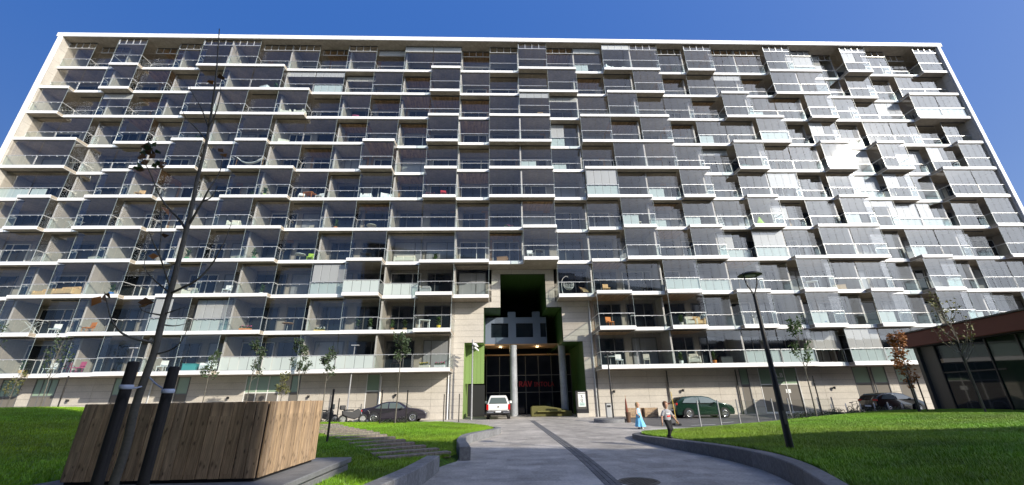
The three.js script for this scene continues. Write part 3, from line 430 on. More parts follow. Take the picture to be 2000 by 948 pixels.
// young trees further off
function youngTree(label, [x, y, z], H, seed, leafM, n, opt = {}) {
  const r = rng(seed), t = thing('young_tree', label, 'tree', [x, y, z], r() * 6, 'young trees planted round the lawns'), lean = opt.lean ?? 0.06, tip = V((r() - 0.5) * lean * H, H * 0.93, (r() - 0.5) * lean * H), fork = opt.fork ?? 0.5;
  const wood = [limb([V(0, -0.1, 0), V(tip.x * 0.25 + (r() - 0.5) * 0.06, H * 0.35, tip.z * 0.25), V(tip.x * 0.6, H * 0.65, tip.z * 0.6 + (r() - 0.5) * 0.1), tip], 0.045 * (opt.girth ?? 1), 0.007, 7, 3)], leaves = [], lg = leafGeo(0.09, 0.125), q = new THREE.Quaternion();
  const ends = [];
  for (let i = 0; i < (opt.limbs ?? 11); i++) {
    const k = fork + (0.93 - fork) * Math.pow(r(), 0.8), a = r() * 6.283, s = V(tip.x * k, H * 0.93 * k, tip.z * k), len = (opt.spread ?? 0.2) * H * (1.15 - k * 0.6) * (0.6 + r() * 0.6), rise = (opt.rise ?? 1.3);
    const e = s.clone().add(V(Math.cos(a) * len * 0.6, len * rise * 0.75, Math.sin(a) * len * 0.6)), m = s.clone().lerp(e, 0.5).add(V(Math.cos(a) * len * 0.12, -len * 0.05, Math.sin(a) * len * 0.12));
    wood.push(limb([s, m, e], opt.pale ? 0.022 : 0.014, 0.004, 5, 2)); ends.push([m, e]);
  }
  add('trunk', uvMetres(merge(wood)), opt.pale ? barkPale : bark, t);
  for (let i = 0; i < n; i++) { const [m, e] = ends[Math.floor(r() * ends.length)], p = m.clone().lerp(e, r() * 1.1).add(V((r() - 0.5) * 0.3, (r() - 0.5) * 0.3, (r() - 0.5) * 0.3)), g = lg.clone(); q.setFromEuler(new THREE.Euler(r() * 6, r() * 6, r() * 6)); g.scale(1, 1, 1).applyQuaternion(q); const s = 0.8 + r() * 0.7; g.scale(s, s, s).translate(p.x, p.y, p.z); leaves.push(g); }
  add('crown', mergeGeometries(flat(leaves)), leafM, t);
  return t;
}
const onL = (x, z) => [x, lawnL(x, z), z], onR = (x, z) => [x, lawnR(x, z), z];
youngTree('small staked tree with round dark crown in front of the dark sedan', onL(-4.95, 8.6), 5.3, 101, leafMat.dark, 460, { fork: 0.6, spread: 0.17 });
youngTree('slim leafy tree just right of the planter, nearest the building wall', onL(-10.9, 3.9), 5.0, 102, leafMat.dark, 420, {});
youngTree('taller leaning tree with ragged dark crown behind the planter corner', [-12.9, 0.15, 3.4], 5.9, 103, leafMat.dark, 700, { lean: 0.22, spread: 0.22 });
youngTree('thin tree with narrow crown behind the right part of the planter', [-16.4, 0.2, 3.2], 5.5, 104, leafMat.dark, 440, {});
youngTree('sparse little tree behind the middle of the planter', [-19.4, 0.25, 3.1], 4.9, 105, leafMat.dark, 330, { spread: 0.16 });
youngTree('low bushy yellowing sapling behind the right end of the planter', [-13.9, 0.15, 3.6], 3.4, 106, leafMat.olive, 240, { spread: 0.2 });
youngTree('thin dark tree seen left of the near stakes', onL(-27.5, 5.6), 5.4, 107, leafMat.dark, 230, { rise: 1.8 });
youngTree('sparse tree with bare upright twigs at the far left', onL(-32.5, 5.4), 6.6, 108, leafMat.dark, 210, { fork: 0.35, spread: 0.16, rise: 2 });
youngTree('small yellow leafed sapling by the far left shop window', onL(-30.6, 4.6), 3.6, 109, leafMat.olive, 130, {});
youngTree('slender staked tree right of the tall lamp, with two leafy spires', onR(18.6, 9.3), 5.6, 110, leafMat.green, 480, { fork: 0.42, spread: 0.15, rise: 2 , limbs: 14 });
youngTree('tree with rusty orange leaves in front of the pavilion corner', onR(23.6, 10.4), 4.9, 111, leafMat.rust, 700, { fork: 0.16, spread: 0.13, rise: 1.9, limbs: 16 });
youngTree('vase-shaped tree with pale bare branches in front of the pavilion glass', onR(24.7, 12.6), 5.6, 112, leafMat.olive, 190, { fork: 0.36, spread: 0.27, rise: 1.7, limbs: 18, pale: true });
// thin dark stakes standing beside the young trees
{
  const spots = [[-5.75, 8.75, 1.75, 'left of the pair by the tree before the sedan'], [-4.4, 8.4, 1.75, 'right of the pair by the tree before the sedan'], [-4.75, 18.6, 1.62, 'at the right corner of the planter'], [-11.9, 3.7, 1.5, 'left of the pair by the parked motorcycles'], [-10.0, 3.6, 1.6, 'right of the pair by the parked motorcycles'], [-3.0, 2.9, 1.7, 'left of the pair by the wall left of the entrance'], [-1.95, 2.8, 1.7, 'right of the pair by the wall left of the entrance'], [-22.6, 9.5, 1.7, 'between the near stakes and the far left shop door'], [-28.8, 7, 1.3, 'in front of the far left shop window'], [17.9, 9.45, 2.2, 'left of the pair at the tree beside the A.B doors'], [19.2, 9.0, 2.2, 'right of the pair at the tree beside the A.B doors'], [23.2, 10.7, 1.8, 'left of the rusty leafed tree'], [24.2, 10.2, 1.8, 'right of the rusty leafed tree']];
  for (const [x, z, h, w] of spots) { const g = x < 0 ? (x < -9 && z < 4.2 ? 0.1 : lawnL(x, z)) : lawnR(x, z); const s = thing('tree_stake', 'thin dark tree stake, ' + w, 'stake', [x, g, z], 0, 'thin stakes beside the young trees'); add('pole', cyl(0.035, 0.035, h + 0.1, 0, -0.1, 0, 10), stakeMat, s); add('cap', cyl(0.038, 0.03, 0.03, 0, h - 0.005, 0, 10), stakeMat, s); }
}
// shrubs along the lawn edges
function shrub(label, [x, y, z], w, h, seed, m = leafMat.dark) { const r = rng(seed), t = thing('low_shrub', label, 'shrub', [x, y, z], 0, 'low shrubs along the lawn edges'), L = [], lg = leafGeo(0.05, 0.11), q = new THREE.Quaternion(), st = []; for (let i = 0; i < 9; i++) { const a = r() * 6.28; st.push(bar(V(0, -0.05, 0), V(Math.cos(a) * w * 0.3, h * 0.7, Math.sin(a) * w * 0.3), 0.008, 0.004, 4)); } for (let i = 0; i < 150; i++) { const a = r() * 6.283, u = Math.sqrt(r()), p = V(Math.cos(a) * u * w / 2, h * (0.1 + 0.9 * r() * (1 - u * u * 0.6)), Math.sin(a) * u * w / 2), g = lg.clone(); q.setFromEuler(new THREE.Euler(-0.9 + r() * 0.9, r() * 6.28, 0)); g.applyQuaternion(q).translate(p.x, p.y, p.z); L.push(g); } add('stems', merge(st), bark, t); add('foliage', mergeGeometries(flat(L)), m, t); }
{ const r = rng(71); for (let i = 0; i < 17; i++) { const u = i / 16, z = lerp(9.3, 5.6, u) + (r() - 0.5) * 0.4, x = lerp(17.3, 28.0, u) + (r() - 0.5) * 0.3; shrub('low dark shrub, ' + (i === 0 ? 'first' : ['', 'second', 'third', 'fourth', 'fifth', 'sixth', 'seventh', 'eighth', 'ninth', 'tenth', 'eleventh', 'twelfth', 'thirteenth', 'fourteenth', 'fifteenth', 'sixteenth', 'seventeenth'][i]) + ' from the left along the far edge of the right lawn', [x, lawnR(x, z) - 0.02, z], 0.6 + r() * 0.5, 0.3 + r() * 0.25, 300 + i); }
  for (let i = 0; i < 10; i++) { const x = -12 + i * 0.82 + (r() - 0.5) * 0.3, z = 4.9 + (i > 7 ? 3.2 : 0) + (r() - 0.5) * 0.4; shrub('low dark shrub, ' + ['first', 'second', 'third', 'fourth', 'fifth', 'sixth', 'seventh', 'eighth', 'ninth', 'tenth'][i] + ' from the planter along the back of the left lawn', [x, lawnL(x, z) - 0.02, z], 0.55 + r() * 0.4, 0.22 + r() * 0.2, 330 + i); } }

// ---------------------------------------------------------------- lamps, posts and small street furniture
{
  const t = thing('street_lamp', 'tall black lamp with a flat disc head on a fork, on the right lawn', 'lamp', [7.75, lawnR(7.75, 22.9), 22.9]), H = 4.25;
  add('pole', merge([cyl(0.085, 0.06, 2.2, 0, -0.1, 0, 18), cyl(0.06, 0.045, H - 2.6, 0, 2.1, 0, 18)]), MAT.black, t); add('door', box(0.08, 0.3, 0.02, 0, 0.7, 0.078), MAT.aluDark, t);
  for (const s of [-1, 1]) add('fork_arm', limb([V(0, H - 0.55, 0), V(s * 0.05, H - 0.42, 0), V(s * 0.15, H - 0.2, 0), V(s * 0.17, H + 0.02, 0)], 0.02, 0.016, 8, 5), MAT.black, t);
  add('disc_head', new THREE.LatheGeometry([[0.001, 0.09], [0.2, 0.075], [0.29, 0.03], [0.3, 0.01], [0.28, -0.005], [0.2, 0], [0.001, 0]].map(([x, y]) => new THREE.Vector2(x, y)), 36).translate(0, H + 0.02, 0), MAT.black, t); add('lens', cyl(0.16, 0.16, 0.014, 0, H + 0.004, 0, 24), mat(0.6, 0.58, 0.5, 0.4), t);
  const p = thing('thin_lamp', 'thin grey lamp post with a small flat head right of the planter', 'lamp', [-10.7, 0.0, -0.2]); add('pole', cyl(0.06, 0.04, 5.65, 0, 0, 0, 12), MAT.grey, p); add('head', rbox(0.62, 0.07, 0.3, 0.03, 0.05, 5.68, 0), MAT.alu, p);
  const q = thing('thin_lamp', 'thin grey lamp post far left, in front of the white downpipe', 'lamp', [-27.4, 0, 0.4]); add('pole', cyl(0.06, 0.04, 5.6, 0, 0, 0, 12), MAT.grey, q); add('head', rbox(0.62, 0.07, 0.3, 0.03, 0.05, 5.62, 0), MAT.alu, q);
  const c = thing('spotlight_mast', 'dark mast with white spotlights on top, left of the entrance', 'mast', [-1.3, 0, -0.7]); add('pole', cyl(0.07, 0.05, 6.1, 0, 0, 0, 14), MAT.grey, c);
  for (const [x, y, z, a] of [[0.28, 5.6, 0.1, -0.5], [0.34, 5.3, 0.15, -0.7], [0.16, 5.75, -0.15, -0.3]]) { const g = cyl(0.05, 0.085, 0.42, 0, -0.2, 0, 12).rotateZ(Math.PI / 2 + a).translate(x, y, z); add('spotlight', g, MAT.white, c); add('bracket', bar(V(0, y, 0), V(x, y, z), 0.018), MAT.grey, c); }
  const d = thing('lamp_post', 'slim black post with double spotlights on the round plinth right of the entrance', 'lamp', [8.45, 0.22, 4.3]); add('pole', cyl(0.06, 0.045, 4.3, 0, -0.05, 0, 14), MAT.black, d); for (const s of [-1, 1]) { add('spotlight', cyl(0.05, 0.08, 0.26, 0, -0.13, 0, 12).rotateZ(s * 1.1).translate(s * 0.22, 4.15, 0.08), MAT.black, d); add('arm', bar(V(0, 4.15, 0), V(s * 0.2, 4.15, 0.07), 0.015), MAT.black, d); }
  const k = thing('round_plinth', 'low round granite plinth under the slim post and the bin', 'plinth', [8.0, 0, 5.2]); add('ring', uvMetres(new THREE.LatheGeometry([[0.001, 0.22], [1.0, 0.22], [1.03, 0.2], [1.05, 0.17], [1.05, -0.02]].map(([x, y]) => new THREE.Vector2(x, y)), 40)), kerbMats[2], k); add('gravel_top', cyl(0.8, 0.8, 0.012, 0, 0.219, 0, 36), mat(0.3, 0.29, 0.27, 0.95, { map: T.granite }), k);
  const b = thing('litter_bin', 'grey steel litter bin beside the slim black post', 'bin', [8.12, 0.22, 4.5]); add('body', rbox(0.34, 0.86, 0.34, 0.03, 0, 0.45, 0), MAT.alu, b); add('opening', box(0.24, 0.12, 0.02, 0, 0.72, 0.172), MAT.black, b); add('lid', rbox(0.36, 0.04, 0.36, 0.015, 0, 0.9, 0), MAT.aluDark, b);
  const w = thing('info_board', 'black framed notice board with a white poster right of the entrance', 'board', [7.62, 0.3, -1.95], -0.1); add('frame', merge([box(1.0, 0.08, 0.12, 0, 1.66, 0), box(0.08, 1.6, 0.12, -0.46, 0.85, 0), box(0.08, 1.6, 0.12, 0.46, 0.85, 0), box(1.0, 0.3, 0.12, 0, 0.15, 0)]), MAT.black, w); add('back', box(0.84, 1.4, 0.05, 0, 0.92, -0.02), MAT.aluDark, w);
  { const cv = document.createElement('canvas'); cv.width = 128; cv.height = 192; const x = cv.getContext('2d'); x.fillStyle = '#e4e6e0'; x.fillRect(0, 0, 128, 192); x.fillStyle = '#151515'; x.font = 'bold 58px serif'; x.fillText('X', 42, 62); x.fillText('Q', 40, 116); x.fillStyle = '#b9d0c8'; x.fillRect(14, 132, 100, 46); x.fillStyle = '#151515'; x.fillRect(34, 124, 18, 4); x.fillRect(66, 124, 22, 4); x.fillRect(40, 146, 8, 26); x.fillRect(72, 146, 8, 26); const tx = new THREE.CanvasTexture(cv); tx.colorSpace = THREE.SRGBColorSpace; add('poster', new THREE.PlaneGeometry(0.6, 1.0).translate(0, 0.98, 0.012), new THREE.MeshStandardMaterial({ map: tx, roughness: 0.5 }), w); add('header', box(0.6, 0.07, 0.02, 0, 1.56, 0.02), MAT.white, w); }
  add('stand', box(0.9, 0.3, 0.3, 0, -0.15, -0.02), mat(0.5, 0.46, 0.4, 0.8), w);
  const o = thing('curved_seat', 'olive curved seat standing in the lobby entrance', 'seat', [5.2, 0, -4.6]); add('shell', extrude([[-1.6, 0], [-1.6, 0.75], [-1.5, 0.85], [-0.4, 0.86], [0.6, 0.7], [1.9, 0.42], [1.95, 0]], 0.9, 0.06), mat(0.1, 0.092, 0.02, 0.7), o); add('seat_pad', rbox(2.4, 0.1, 0.5, 0.04, 0.1, 0.42, 0.5), mat(0.16, 0.15, 0.04, 0.7), o);
  const y = thing('yellow_board', 'yellow hoarding board at the far left edge', 'board', [-38.6, 0, 2.2], 0.05); add('panel', box(3.2, 1.25, 0.06, 0, 1.0, 0), mat(0.62, 0.36, 0.03, 0.6), y); add('post', cyl(0.04, 0.04, 1.6, -1.4, 0, -0.05), MAT.grey, y); add('post', cyl(0.04, 0.04, 1.6, 1.4, 0, -0.05), MAT.grey, y);
  const pk = thing('parasol_stand', 'folded dark red parasol in a brown pot behind the girl', 'parasol', [8.95, 0, 6.0]); add('pot', cyl(0.12, 0.17, 0.6, 0, 0, 0, 16), mat(0.11, 0.06, 0.035, 0.7), pk); add('canopy', new THREE.LatheGeometry([[0.02, 0.5], [0.06, 0.62], [0.07, 0.9], [0.05, 1.2], [0.02, 1.42]].map(([a, c]) => new THREE.Vector2(a, c)), 10).translate(-0.06, 0, 0), mat(0.2, 0.06, 0.04, 0.85), pk); add('pole', cyl(0.015, 0.015, 0.4, -0.06, 1.2, 0, 8), MAT.wood, pk);
  for (const [x, z, l] of [[11.1, 0.2, 'pale pine crate by the wall, left of the two behind the girl'], [12.3, 0.4, 'orange pine crate by the wall, right of the two behind the girl']]) { const n = thing('pine_crate', l, 'crate', [x, 0, z], 0.05); for (let i = 0; i < 4; i++) add('slat', rbox(1.05, 0.14, 0.03, 0.008, 0, 0.1 + i * 0.17, 0.3), plankMat[i % 3], n); for (let i = 0; i < 4; i++) add('slat', rbox(1.05, 0.14, 0.03, 0.008, 0, 0.1 + i * 0.17, -0.3), plankMat[(i + 1) % 3], n); for (const s of [-1, 1]) for (const q of [-1, 1]) add('corner', box(0.06, 0.7, 0.06, s * 0.48, 0.35, q * 0.25), plankMat[2], n); for (const s of [-1, 1]) add('end', box(0.03, 0.62, 0.52, s * 0.525, 0.36, 0), plankMat[0], n); }
  const yp = thing('yellow_pole', 'thin yellow pole standing behind the boy', 'pole', [10.75, 0, 9.3]); add('rod', bar(V(-0.12, 0, 0), V(-0.2, 1.75, 0), 0.022), mat(0.6, 0.42, 0.08, 0.6), yp); add('foot', rbox(0.4, 0.12, 0.4, 0.04, -0.12, 0.06, 0), MAT.black, yp);
}
// glass screen along the far edge of the right lawn
{
  const A = V(10.9, 0, 11.6), B = V(21.6, 0, 6.9), n = 8, t = thing('glass_screen', 'low glass screen on dark posts between the right lawn and the green car', 'fence', [A.x, 0.05, A.z], Math.atan2(-(B.z - A.z), B.x - A.x)), L = A.distanceTo(B);
  for (let i = 0; i <= n; i++) add('post', box(0.05, 1.25, 0.05, L * i / n, 0.62, 0), MAT.grey, t); for (let i = 0; i < n; i++) { put('pane', unitPane, MAT.glassClear, t, L * (i + 0.5) / n, 0.66, 0, L / n - 0.08, 1.0, 1); }
}
// bicycle racks, bicycle, motorcycles
function ringTube(r, t, n = 24) { return new THREE.TorusGeometry(r, t, 6, n); }
for (let i = 0; i < 6; i++) { const x = 22.4 + i * 1.15, z = 5.7 - i * 0.22, k = thing('cycle_stand', 'grey hoop cycle stand, ' + ['first', 'second', 'third', 'fourth', 'fifth', 'sixth'][i] + ' from the left behind the right lawn', 'cycle stand', [x, 0, z], 0.9, 'hoop cycle stands'); add('hoop', limb([V(-0.35, -0.05, 0), V(-0.35, 0.6, 0), V(-0.25, 0.82, 0), V(0.25, 0.82, 0), V(0.35, 0.6, 0), V(0.35, -0.05, 0)], 0.024, 0.024, 8, 4), MAT.alu, k); }
{ const b = thing('bicycle', 'dark bicycle leaning at the hoop stands right of the A.B doors', 'bicycle', [24.6, 0, 4.9], 0.35); for (const x of [-0.52, 0.52]) { const w = add('wheel', ringTube(0.33, 0.022), MAT.tyre, b); w.position.set(x, 0.345, 0); add('hub', cyl(0.03, 0.03, 0.08, 0, -0.04, 0, 8).rotateX(Math.PI / 2), MAT.chrome, w); } add('frame', merge([bar(V(-0.52, 0.345, 0), V(-0.1, 0.33, 0), 0.014), bar(V(-0.1, 0.33, 0), V(-0.22, 0.85, 0), 0.016), bar(V(-0.2, 0.78, 0), V(0.36, 0.82, 0), 0.017), bar(V(-0.1, 0.33, 0), V(0.38, 0.74, 0), 0.018), bar(V(-0.52, 0.345, 0), V(-0.2, 0.74, 0), 0.011), bar(V(0.52, 0.345, 0), V(0.34, 0.98, 0), 0.016)]), MAT.black, b); add('saddle', rbox(0.26, 0.06, 0.14, 0.03, -0.23, 0.9, 0), MAT.black, b); add('handlebar', merge([bar(V(0.34, 0.98, -0.27), V(0.34, 0.98, 0.27), 0.014)]), MAT.black, b); }
for (const [x, z, a, l] of [[-9.6, 1.6, 0.5, 'dark parked motorcycle with a top box, between the stakes and the grey lamp'], [-11.6, 1.4, 0.9, 'dark parked motorcycle behind the right corner of the planter']]) {
  const b = thing('motorcycle', l, 'motorcycle', [x, 0, z], a); for (const s of [-0.68, 0.68]) { const w = add('wheel', ringTube(0.25, 0.07), MAT.tyre, b); w.position.set(s, 0.32, 0); add('rim', cyl(0.2, 0.2, 0.05, 0, -0.025, 0, 16).rotateX(Math.PI / 2), MAT.chrome, w); }
  add('body', extrude([[-0.75, 0.62], [-0.3, 0.4], [0.1, 0.3], [0.45, 0.45], [0.5, 0.85], [0.3, 1.0], [-0.05, 0.82], [-0.8, 0.88]], 0.3, 0.05), MAT.black, b); add('fork', bar(V(0.68, 0.32, 0), V(0.42, 1.0, 0), 0.035), MAT.chrome, b); add('handlebar', bar(V(0.38, 1.05, -0.36), V(0.38, 1.05, 0.36), 0.018), MAT.black, b); add('seat', rbox(0.7, 0.1, 0.28, 0.04, -0.35, 0.92, 0), MAT.tyre, b); add('top_box', rbox(0.36, 0.3, 0.4, 0.05, -0.78, 1.1, 0), MAT.black, b); add('windscreen', box(0.02, 0.36, 0.34, 0.48, 1.15, 0), MAT.carGlass, b);
}

// ---------------------------------------------------------------- cars (local x forward)
function wheel(t, x, z, r, w = 0.2) { const g = add('wheel', new THREE.LatheGeometry([[r * 0.62, -w / 2], [r * 0.94, -w / 2], [r, -w / 2 + 0.03], [r, w / 2 - 0.03], [r * 0.94, w / 2], [r * 0.62, w / 2]].map(([a, b]) => new THREE.Vector2(a, b)), 28).rotateX(Math.PI / 2), MAT.tyre, t); g.position.set(x, r, z); const sp = [cyl(r * 0.14, r * 0.14, w * 0.9, 0, -w * 0.45, 0, 12).rotateX(Math.PI / 2), new THREE.TorusGeometry(r * 0.62, 0.022, 6, 26).translate(0, 0, Math.sign(z) * w * 0.42)]; for (let i = 0; i < 7; i++) sp.push(box(0.05, r * 0.56, 0.03, 0, r * 0.36, Math.sign(z) * w * 0.4).rotateZ(i * 2 * Math.PI / 7)); add('rim', merge(sp), MAT.chrome, g); add('disc', cyl(r * 0.6, r * 0.6, 0.02, 0, -0.01, 0, 20).rotateX(Math.PI / 2), MAT.black, g); }
function taper(g, belt, roof, k, nose) { const p = g.attributes.position; for (let i = 0; i < p.count; i++) { const y = p.getY(i), x = p.getX(i); let z = p.getZ(i); z *= 1 - k * clamp((y - belt) / (roof - belt), 0, 1); z *= 1 - 0.16 * Math.pow(clamp((Math.abs(x) - nose * 0.55) / (nose * 0.45), 0, 1), 2); p.setZ(i, z); } g.computeVertexNormals(); return g; }
function car(name, label, pos, turn, color, s, cat = 'car') {
  const t = thing(name, label, cat, pos, turn), W = s.width, paint = phys(...color, 0.25, { clearcoat: 1, clearcoatRoughness: 0.05, metalness: 0.25 });
  const tp = (g) => taper(g, s.belt, s.roof, 0.2, s.len / 2);
  add('body', toCreasedNormals(tp(extrude(s.body, W, 0.06, { bevelSegments: 3 })), 0.55), paint, t);
  for (const w of s.windows) add('side_window', tp(extrude(w, W + 0.012, 0.004)), MAT.carGlass, t);
  for (const [a, b, n] of s.screens) { const d = V(b[0] - a[0], b[1] - a[1], 0), l = d.length(), o = V(-d.y, d.x, 0).normalize().multiplyScalar(0.006), g = new THREE.BoxGeometry(l, 0.012, W * 0.78); const q = g.attributes.position; for (let i = 0; i < q.count; i++) if (q.getX(i) > 0 === (b[1] > a[1])) q.setZ(i, q.getZ(i) * 0.92); g.rotateZ(Math.atan2(d.y, d.x)).translate((a[0] + b[0]) / 2 + o.x * n, (a[1] + b[1]) / 2 + o.y * n, 0); g.computeVertexNormals(); add('windscreen', g, MAT.carGlass, t); }
  for (const x of s.axles) for (const z of [-1, 1]) { wheel(t, x, z * (W / 2 - 0.08), s.r); add('wheel_arch', cyl(s.r + 0.05, s.r + 0.05, 0.16, 0, -0.08, 0, 24).rotateX(Math.PI / 2).translate(x, s.r + 0.02, z * (W / 2 - 0.078)), MAT.tyre, t); }
  for (const z of [-1, 1]) { add('headlight', rbox(0.2, 0.12, 0.3, 0.04, s.len / 2 - 0.22, s.light, z * (W / 2 - 0.3)), MAT.chrome, t); add('tail_light', rbox(0.12, 0.16, 0.34, 0.03, -s.len / 2 + 0.1, s.tail, z * (W / 2 - 0.28)), MAT.red, t); add('mirror', rbox(0.12, 0.12, 0.2, 0.04, s.mirror, s.belt + 0.05, z * (W / 2 + 0.06)), paint, t); }
  add('sill', box(s.axles[1] - s.axles[0] - 0.8, 0.06, W - 0.06, (s.axles[0] + s.axles[1]) / 2, 0.2, 0), MAT.tyre, t);
  add('number_plate', box(0.012, 0.11, 0.5, -s.len / 2 - 0.002, 0.55, 0), MAT.white, t);
  return t;
}
const sedan = { len: 4.9, width: 1.84, belt: 0.92, roof: 1.44, r: 0.33, axles: [-1.42, 1.45], light: 0.66, tail: 0.82, mirror: 0.62, body: [[-2.42, 0.3], [-2.45, 0.62], [-2.4, 0.96], [-1.9, 1.03], [-1.55, 1.08], [-0.9, 1.36], [-0.45, 1.44], [0.1, 1.43], [0.45, 1.36], [1.12, 0.99], [1.7, 0.93], [2.2, 0.8], [2.42, 0.64], [2.44, 0.4], [2.36, 0.22], [-2.3, 0.22]], windows: [[[-1.35, 0.98], [-0.85, 1.28], [-0.55, 1.35], [-0.42, 1.36], [-0.42, 0.96]], [[-0.34, 0.96], [-0.34, 1.36], [0.1, 1.35], [0.4, 1.28], [0.82, 1.0], [0.8, 0.96]]], screens: [[[0.5, 1.34], [1.08, 1.01], 1], [[-1.5, 1.1], [-0.95, 1.35], 1]] };
const hatch = { len: 4.25, width: 1.78, belt: 0.95, roof: 1.47, r: 0.31, axles: [-1.28, 1.3], light: 0.7, tail: 0.95, mirror: 0.62, body: [[-2.08, 0.32], [-2.12, 0.6], [-2.08, 0.95], [-1.85, 1.22], [-1.45, 1.41], [-0.8, 1.47], [-0.1, 1.47], [0.4, 1.38], [1.05, 1.03], [1.5, 0.95], [1.92, 0.82], [2.1, 0.62], [2.12, 0.4], [2.05, 0.22], [-2.0, 0.22]], windows: [[[-1.62, 1.03], [-1.4, 1.3], [-0.8, 1.39], [-0.45, 1.4], [-0.45, 1.0]], [[-0.37, 1.0], [-0.37, 1.4], [0.0, 1.39], [0.36, 1.31], [0.84, 1.04], [0.8, 1.0]]], screens: [[[0.46, 1.35], [1.0, 1.06], 1], [[-1.96, 1.08], [-1.55, 1.37], 1]] };
car('parked_car', 'dark purple-grey saloon car parked behind the left lawn', [-7.0, 0, -0.2], 0, [0.035, 0.03, 0.04], sedan);
car('parked_car', 'dark green hatchback parked behind the glass screen', [15.55, 0, 1.9], 0.0, [0.008, 0.035, 0.022], hatch);
car('parked_car', 'black car parked at the far right by the cycle stands', [31.2, 0, 0.6], 0.1, [0.012, 0.013, 0.014], hatch);
{ // white pick-up seen from behind
  const t = thing('pickup_truck', 'white pick-up with a canopy, seen from behind at the entrance', 'pickup', [0.78, 0, -3.1], Math.PI / 2), paint = phys(0.78, 0.76, 0.72, 0.25, { clearcoat: 1, clearcoatRoughness: 0.06 }), W = 1.9;
  add('body', taper(extrude([[-2.55, 0.62], [-2.58, 1.08], [2.0, 1.1], [2.5, 1.0], [2.55, 0.5], [-2.4, 0.5]], W, 0.06), 1.2, 3, 0, 2.6), paint, t);
  add('canopy', taper(extrude([[-2.52, 1.08], [-2.38, 1.62], [-2.2, 1.74], [-0.6, 1.78], [0.4, 1.74], [1.25, 1.08]], W - 0.14, 0.07), 1.08, 1.78, 0.3, 4), paint, t);
  add('rear_window', new THREE.ExtrudeGeometry(shapeOf([[-0.72, 0], [-0.56, 0.46], [0.56, 0.46], [0.72, 0]]), { depth: 0.02, bevelEnabled: false }).rotateY(-Math.PI / 2).rotateZ(-0.26).translate(-2.52, 1.14, 0), MAT.carGlass, t);
  for (const z of [-1, 1]) { add('side_window', taper(extrude([[-2.1, 1.2], [-2.0, 1.62], [-0.5, 1.64], [0.3, 1.6], [0.95, 1.2]], 0.02, 0).translate(0, 0, z * (W / 2 - 0.06)), 1.08, 1.78, 0.3, 4), MAT.carGlass, t); add('tail_light', rbox(0.06, 0.4, 0.16, 0.02, -2.57, 0.9, z * 0.84), MAT.red, t); add('mirror', rbox(0.12, 0.2, 0.2, 0.04, 1.05, 1.22, z * 1.06), paint, t); for (const x of [-1.55, 1.6]) wheel(t, x, z * 0.82, 0.38, 0.26); }
  add('tailgate_seam', box(0.01, 0.02, 1.5, -2.6, 0.68, 0), MAT.black, t); add('bumper', rbox(0.2, 0.2, 1.84, 0.04, -2.58, 0.5, 0), MAT.black, t); for (const z of [-0.62, 0.62]) add('bumper_trim', rbox(0.06, 0.06, 0.5, 0.02, -2.67, 0.52, z), MAT.chrome, t); add('number_plate', box(0.012, 0.11, 0.42, -2.69, 0.58, 0), MAT.white, t); add('badge', cyl(0.06, 0.06, 0.012, 0, -0.006, 0, 18).rotateZ(Math.PI / 2).translate(-2.596, 0.92, 0), MAT.aluDark, t);
}

// ---------------------------------------------------------------- people: signed-distance bodies
function sdf(bones, k, size, res, center) {
  const mc = new MarchingCubes(res, new THREE.MeshBasicMaterial(), false, false, 60000); mc.isolation = 0; const h = size / 2;
  for (let z = 0; z < res; z++) for (let y = 0; y < res; y++) for (let x = 0; x < res; x++) {
    const px = center[0] + (x - res / 2) / (res / 2) * h, py = center[1] + (y - res / 2) / (res / 2) * h, pz = center[2] + (z - res / 2) / (res / 2) * h; let d = 9;
    for (const [a, b, r0, r1, sx = 1, sz = 1] of bones) { const bx = b[0] - a[0], by = b[1] - a[1], bz = b[2] - a[2], qx = px - a[0], qy = py - a[1], qz = pz - a[2], t = clamp((qx * bx + qy * by + qz * bz) / (bx * bx + by * by + bz * bz + 1e-9), 0, 1), e = Math.hypot((qx - bx * t) / sx, qy - by * t, (qz - bz * t) / sz) - lerp(r0, r1, t), m = Math.max(k - Math.abs(d - e), 0) / k; d = Math.min(d, e) - m * m * k * 0.25; }
    mc.field[x + y * res + z * res * res] = -d;
  }
  mc.update(); const n = mc.count ?? mc.geometry.drawRange.count, g = new THREE.BufferGeometry();
  const P = mc.positionArray.slice(0, n * 3), Q = mc.normalArray.slice(0, n * 3); for (let i = 0; i < n; i++) for (let c = 0; c < 3; c++) { P[i * 3 + c] = center[c] + P[i * 3 + c] * h; }
  g.setAttribute('position', new THREE.BufferAttribute(new Float32Array(P), 3)); g.setAttribute('normal', new THREE.BufferAttribute(new Float32Array(Q), 3)); const w = mergeVertices(g, 1e-4); w.computeVertexNormals(); return w;
}
const hand = (o, dir, s) => { const B = [[o, [o[0] + dir[0] * 0.045, o[1] + dir[1] * 0.045, o[2] + dir[2] * 0.045], 0.02, 0.019, 0.7, 1]]; for (let i = -1.5; i <= 1.5; i++) { const p = [o[0] + dir[0] * 0.05, o[1] + dir[1] * 0.05, o[2] + i * 0.0115], q = [p[0] + dir[0] * (0.04 - Math.abs(i - 0.3) * 0.005), p[1] - 0.035, p[2]]; B.push([p, q, 0.0062, 0.005]); } B.push([[o[0], o[1], o[2] + s * 0.015], [o[0] + dir[0] * 0.03, o[1] - 0.02, o[2] + s * 0.04], 0.0075, 0.006]); return B; };
const skin = mat(0.52, 0.3, 0.2, 0.6);
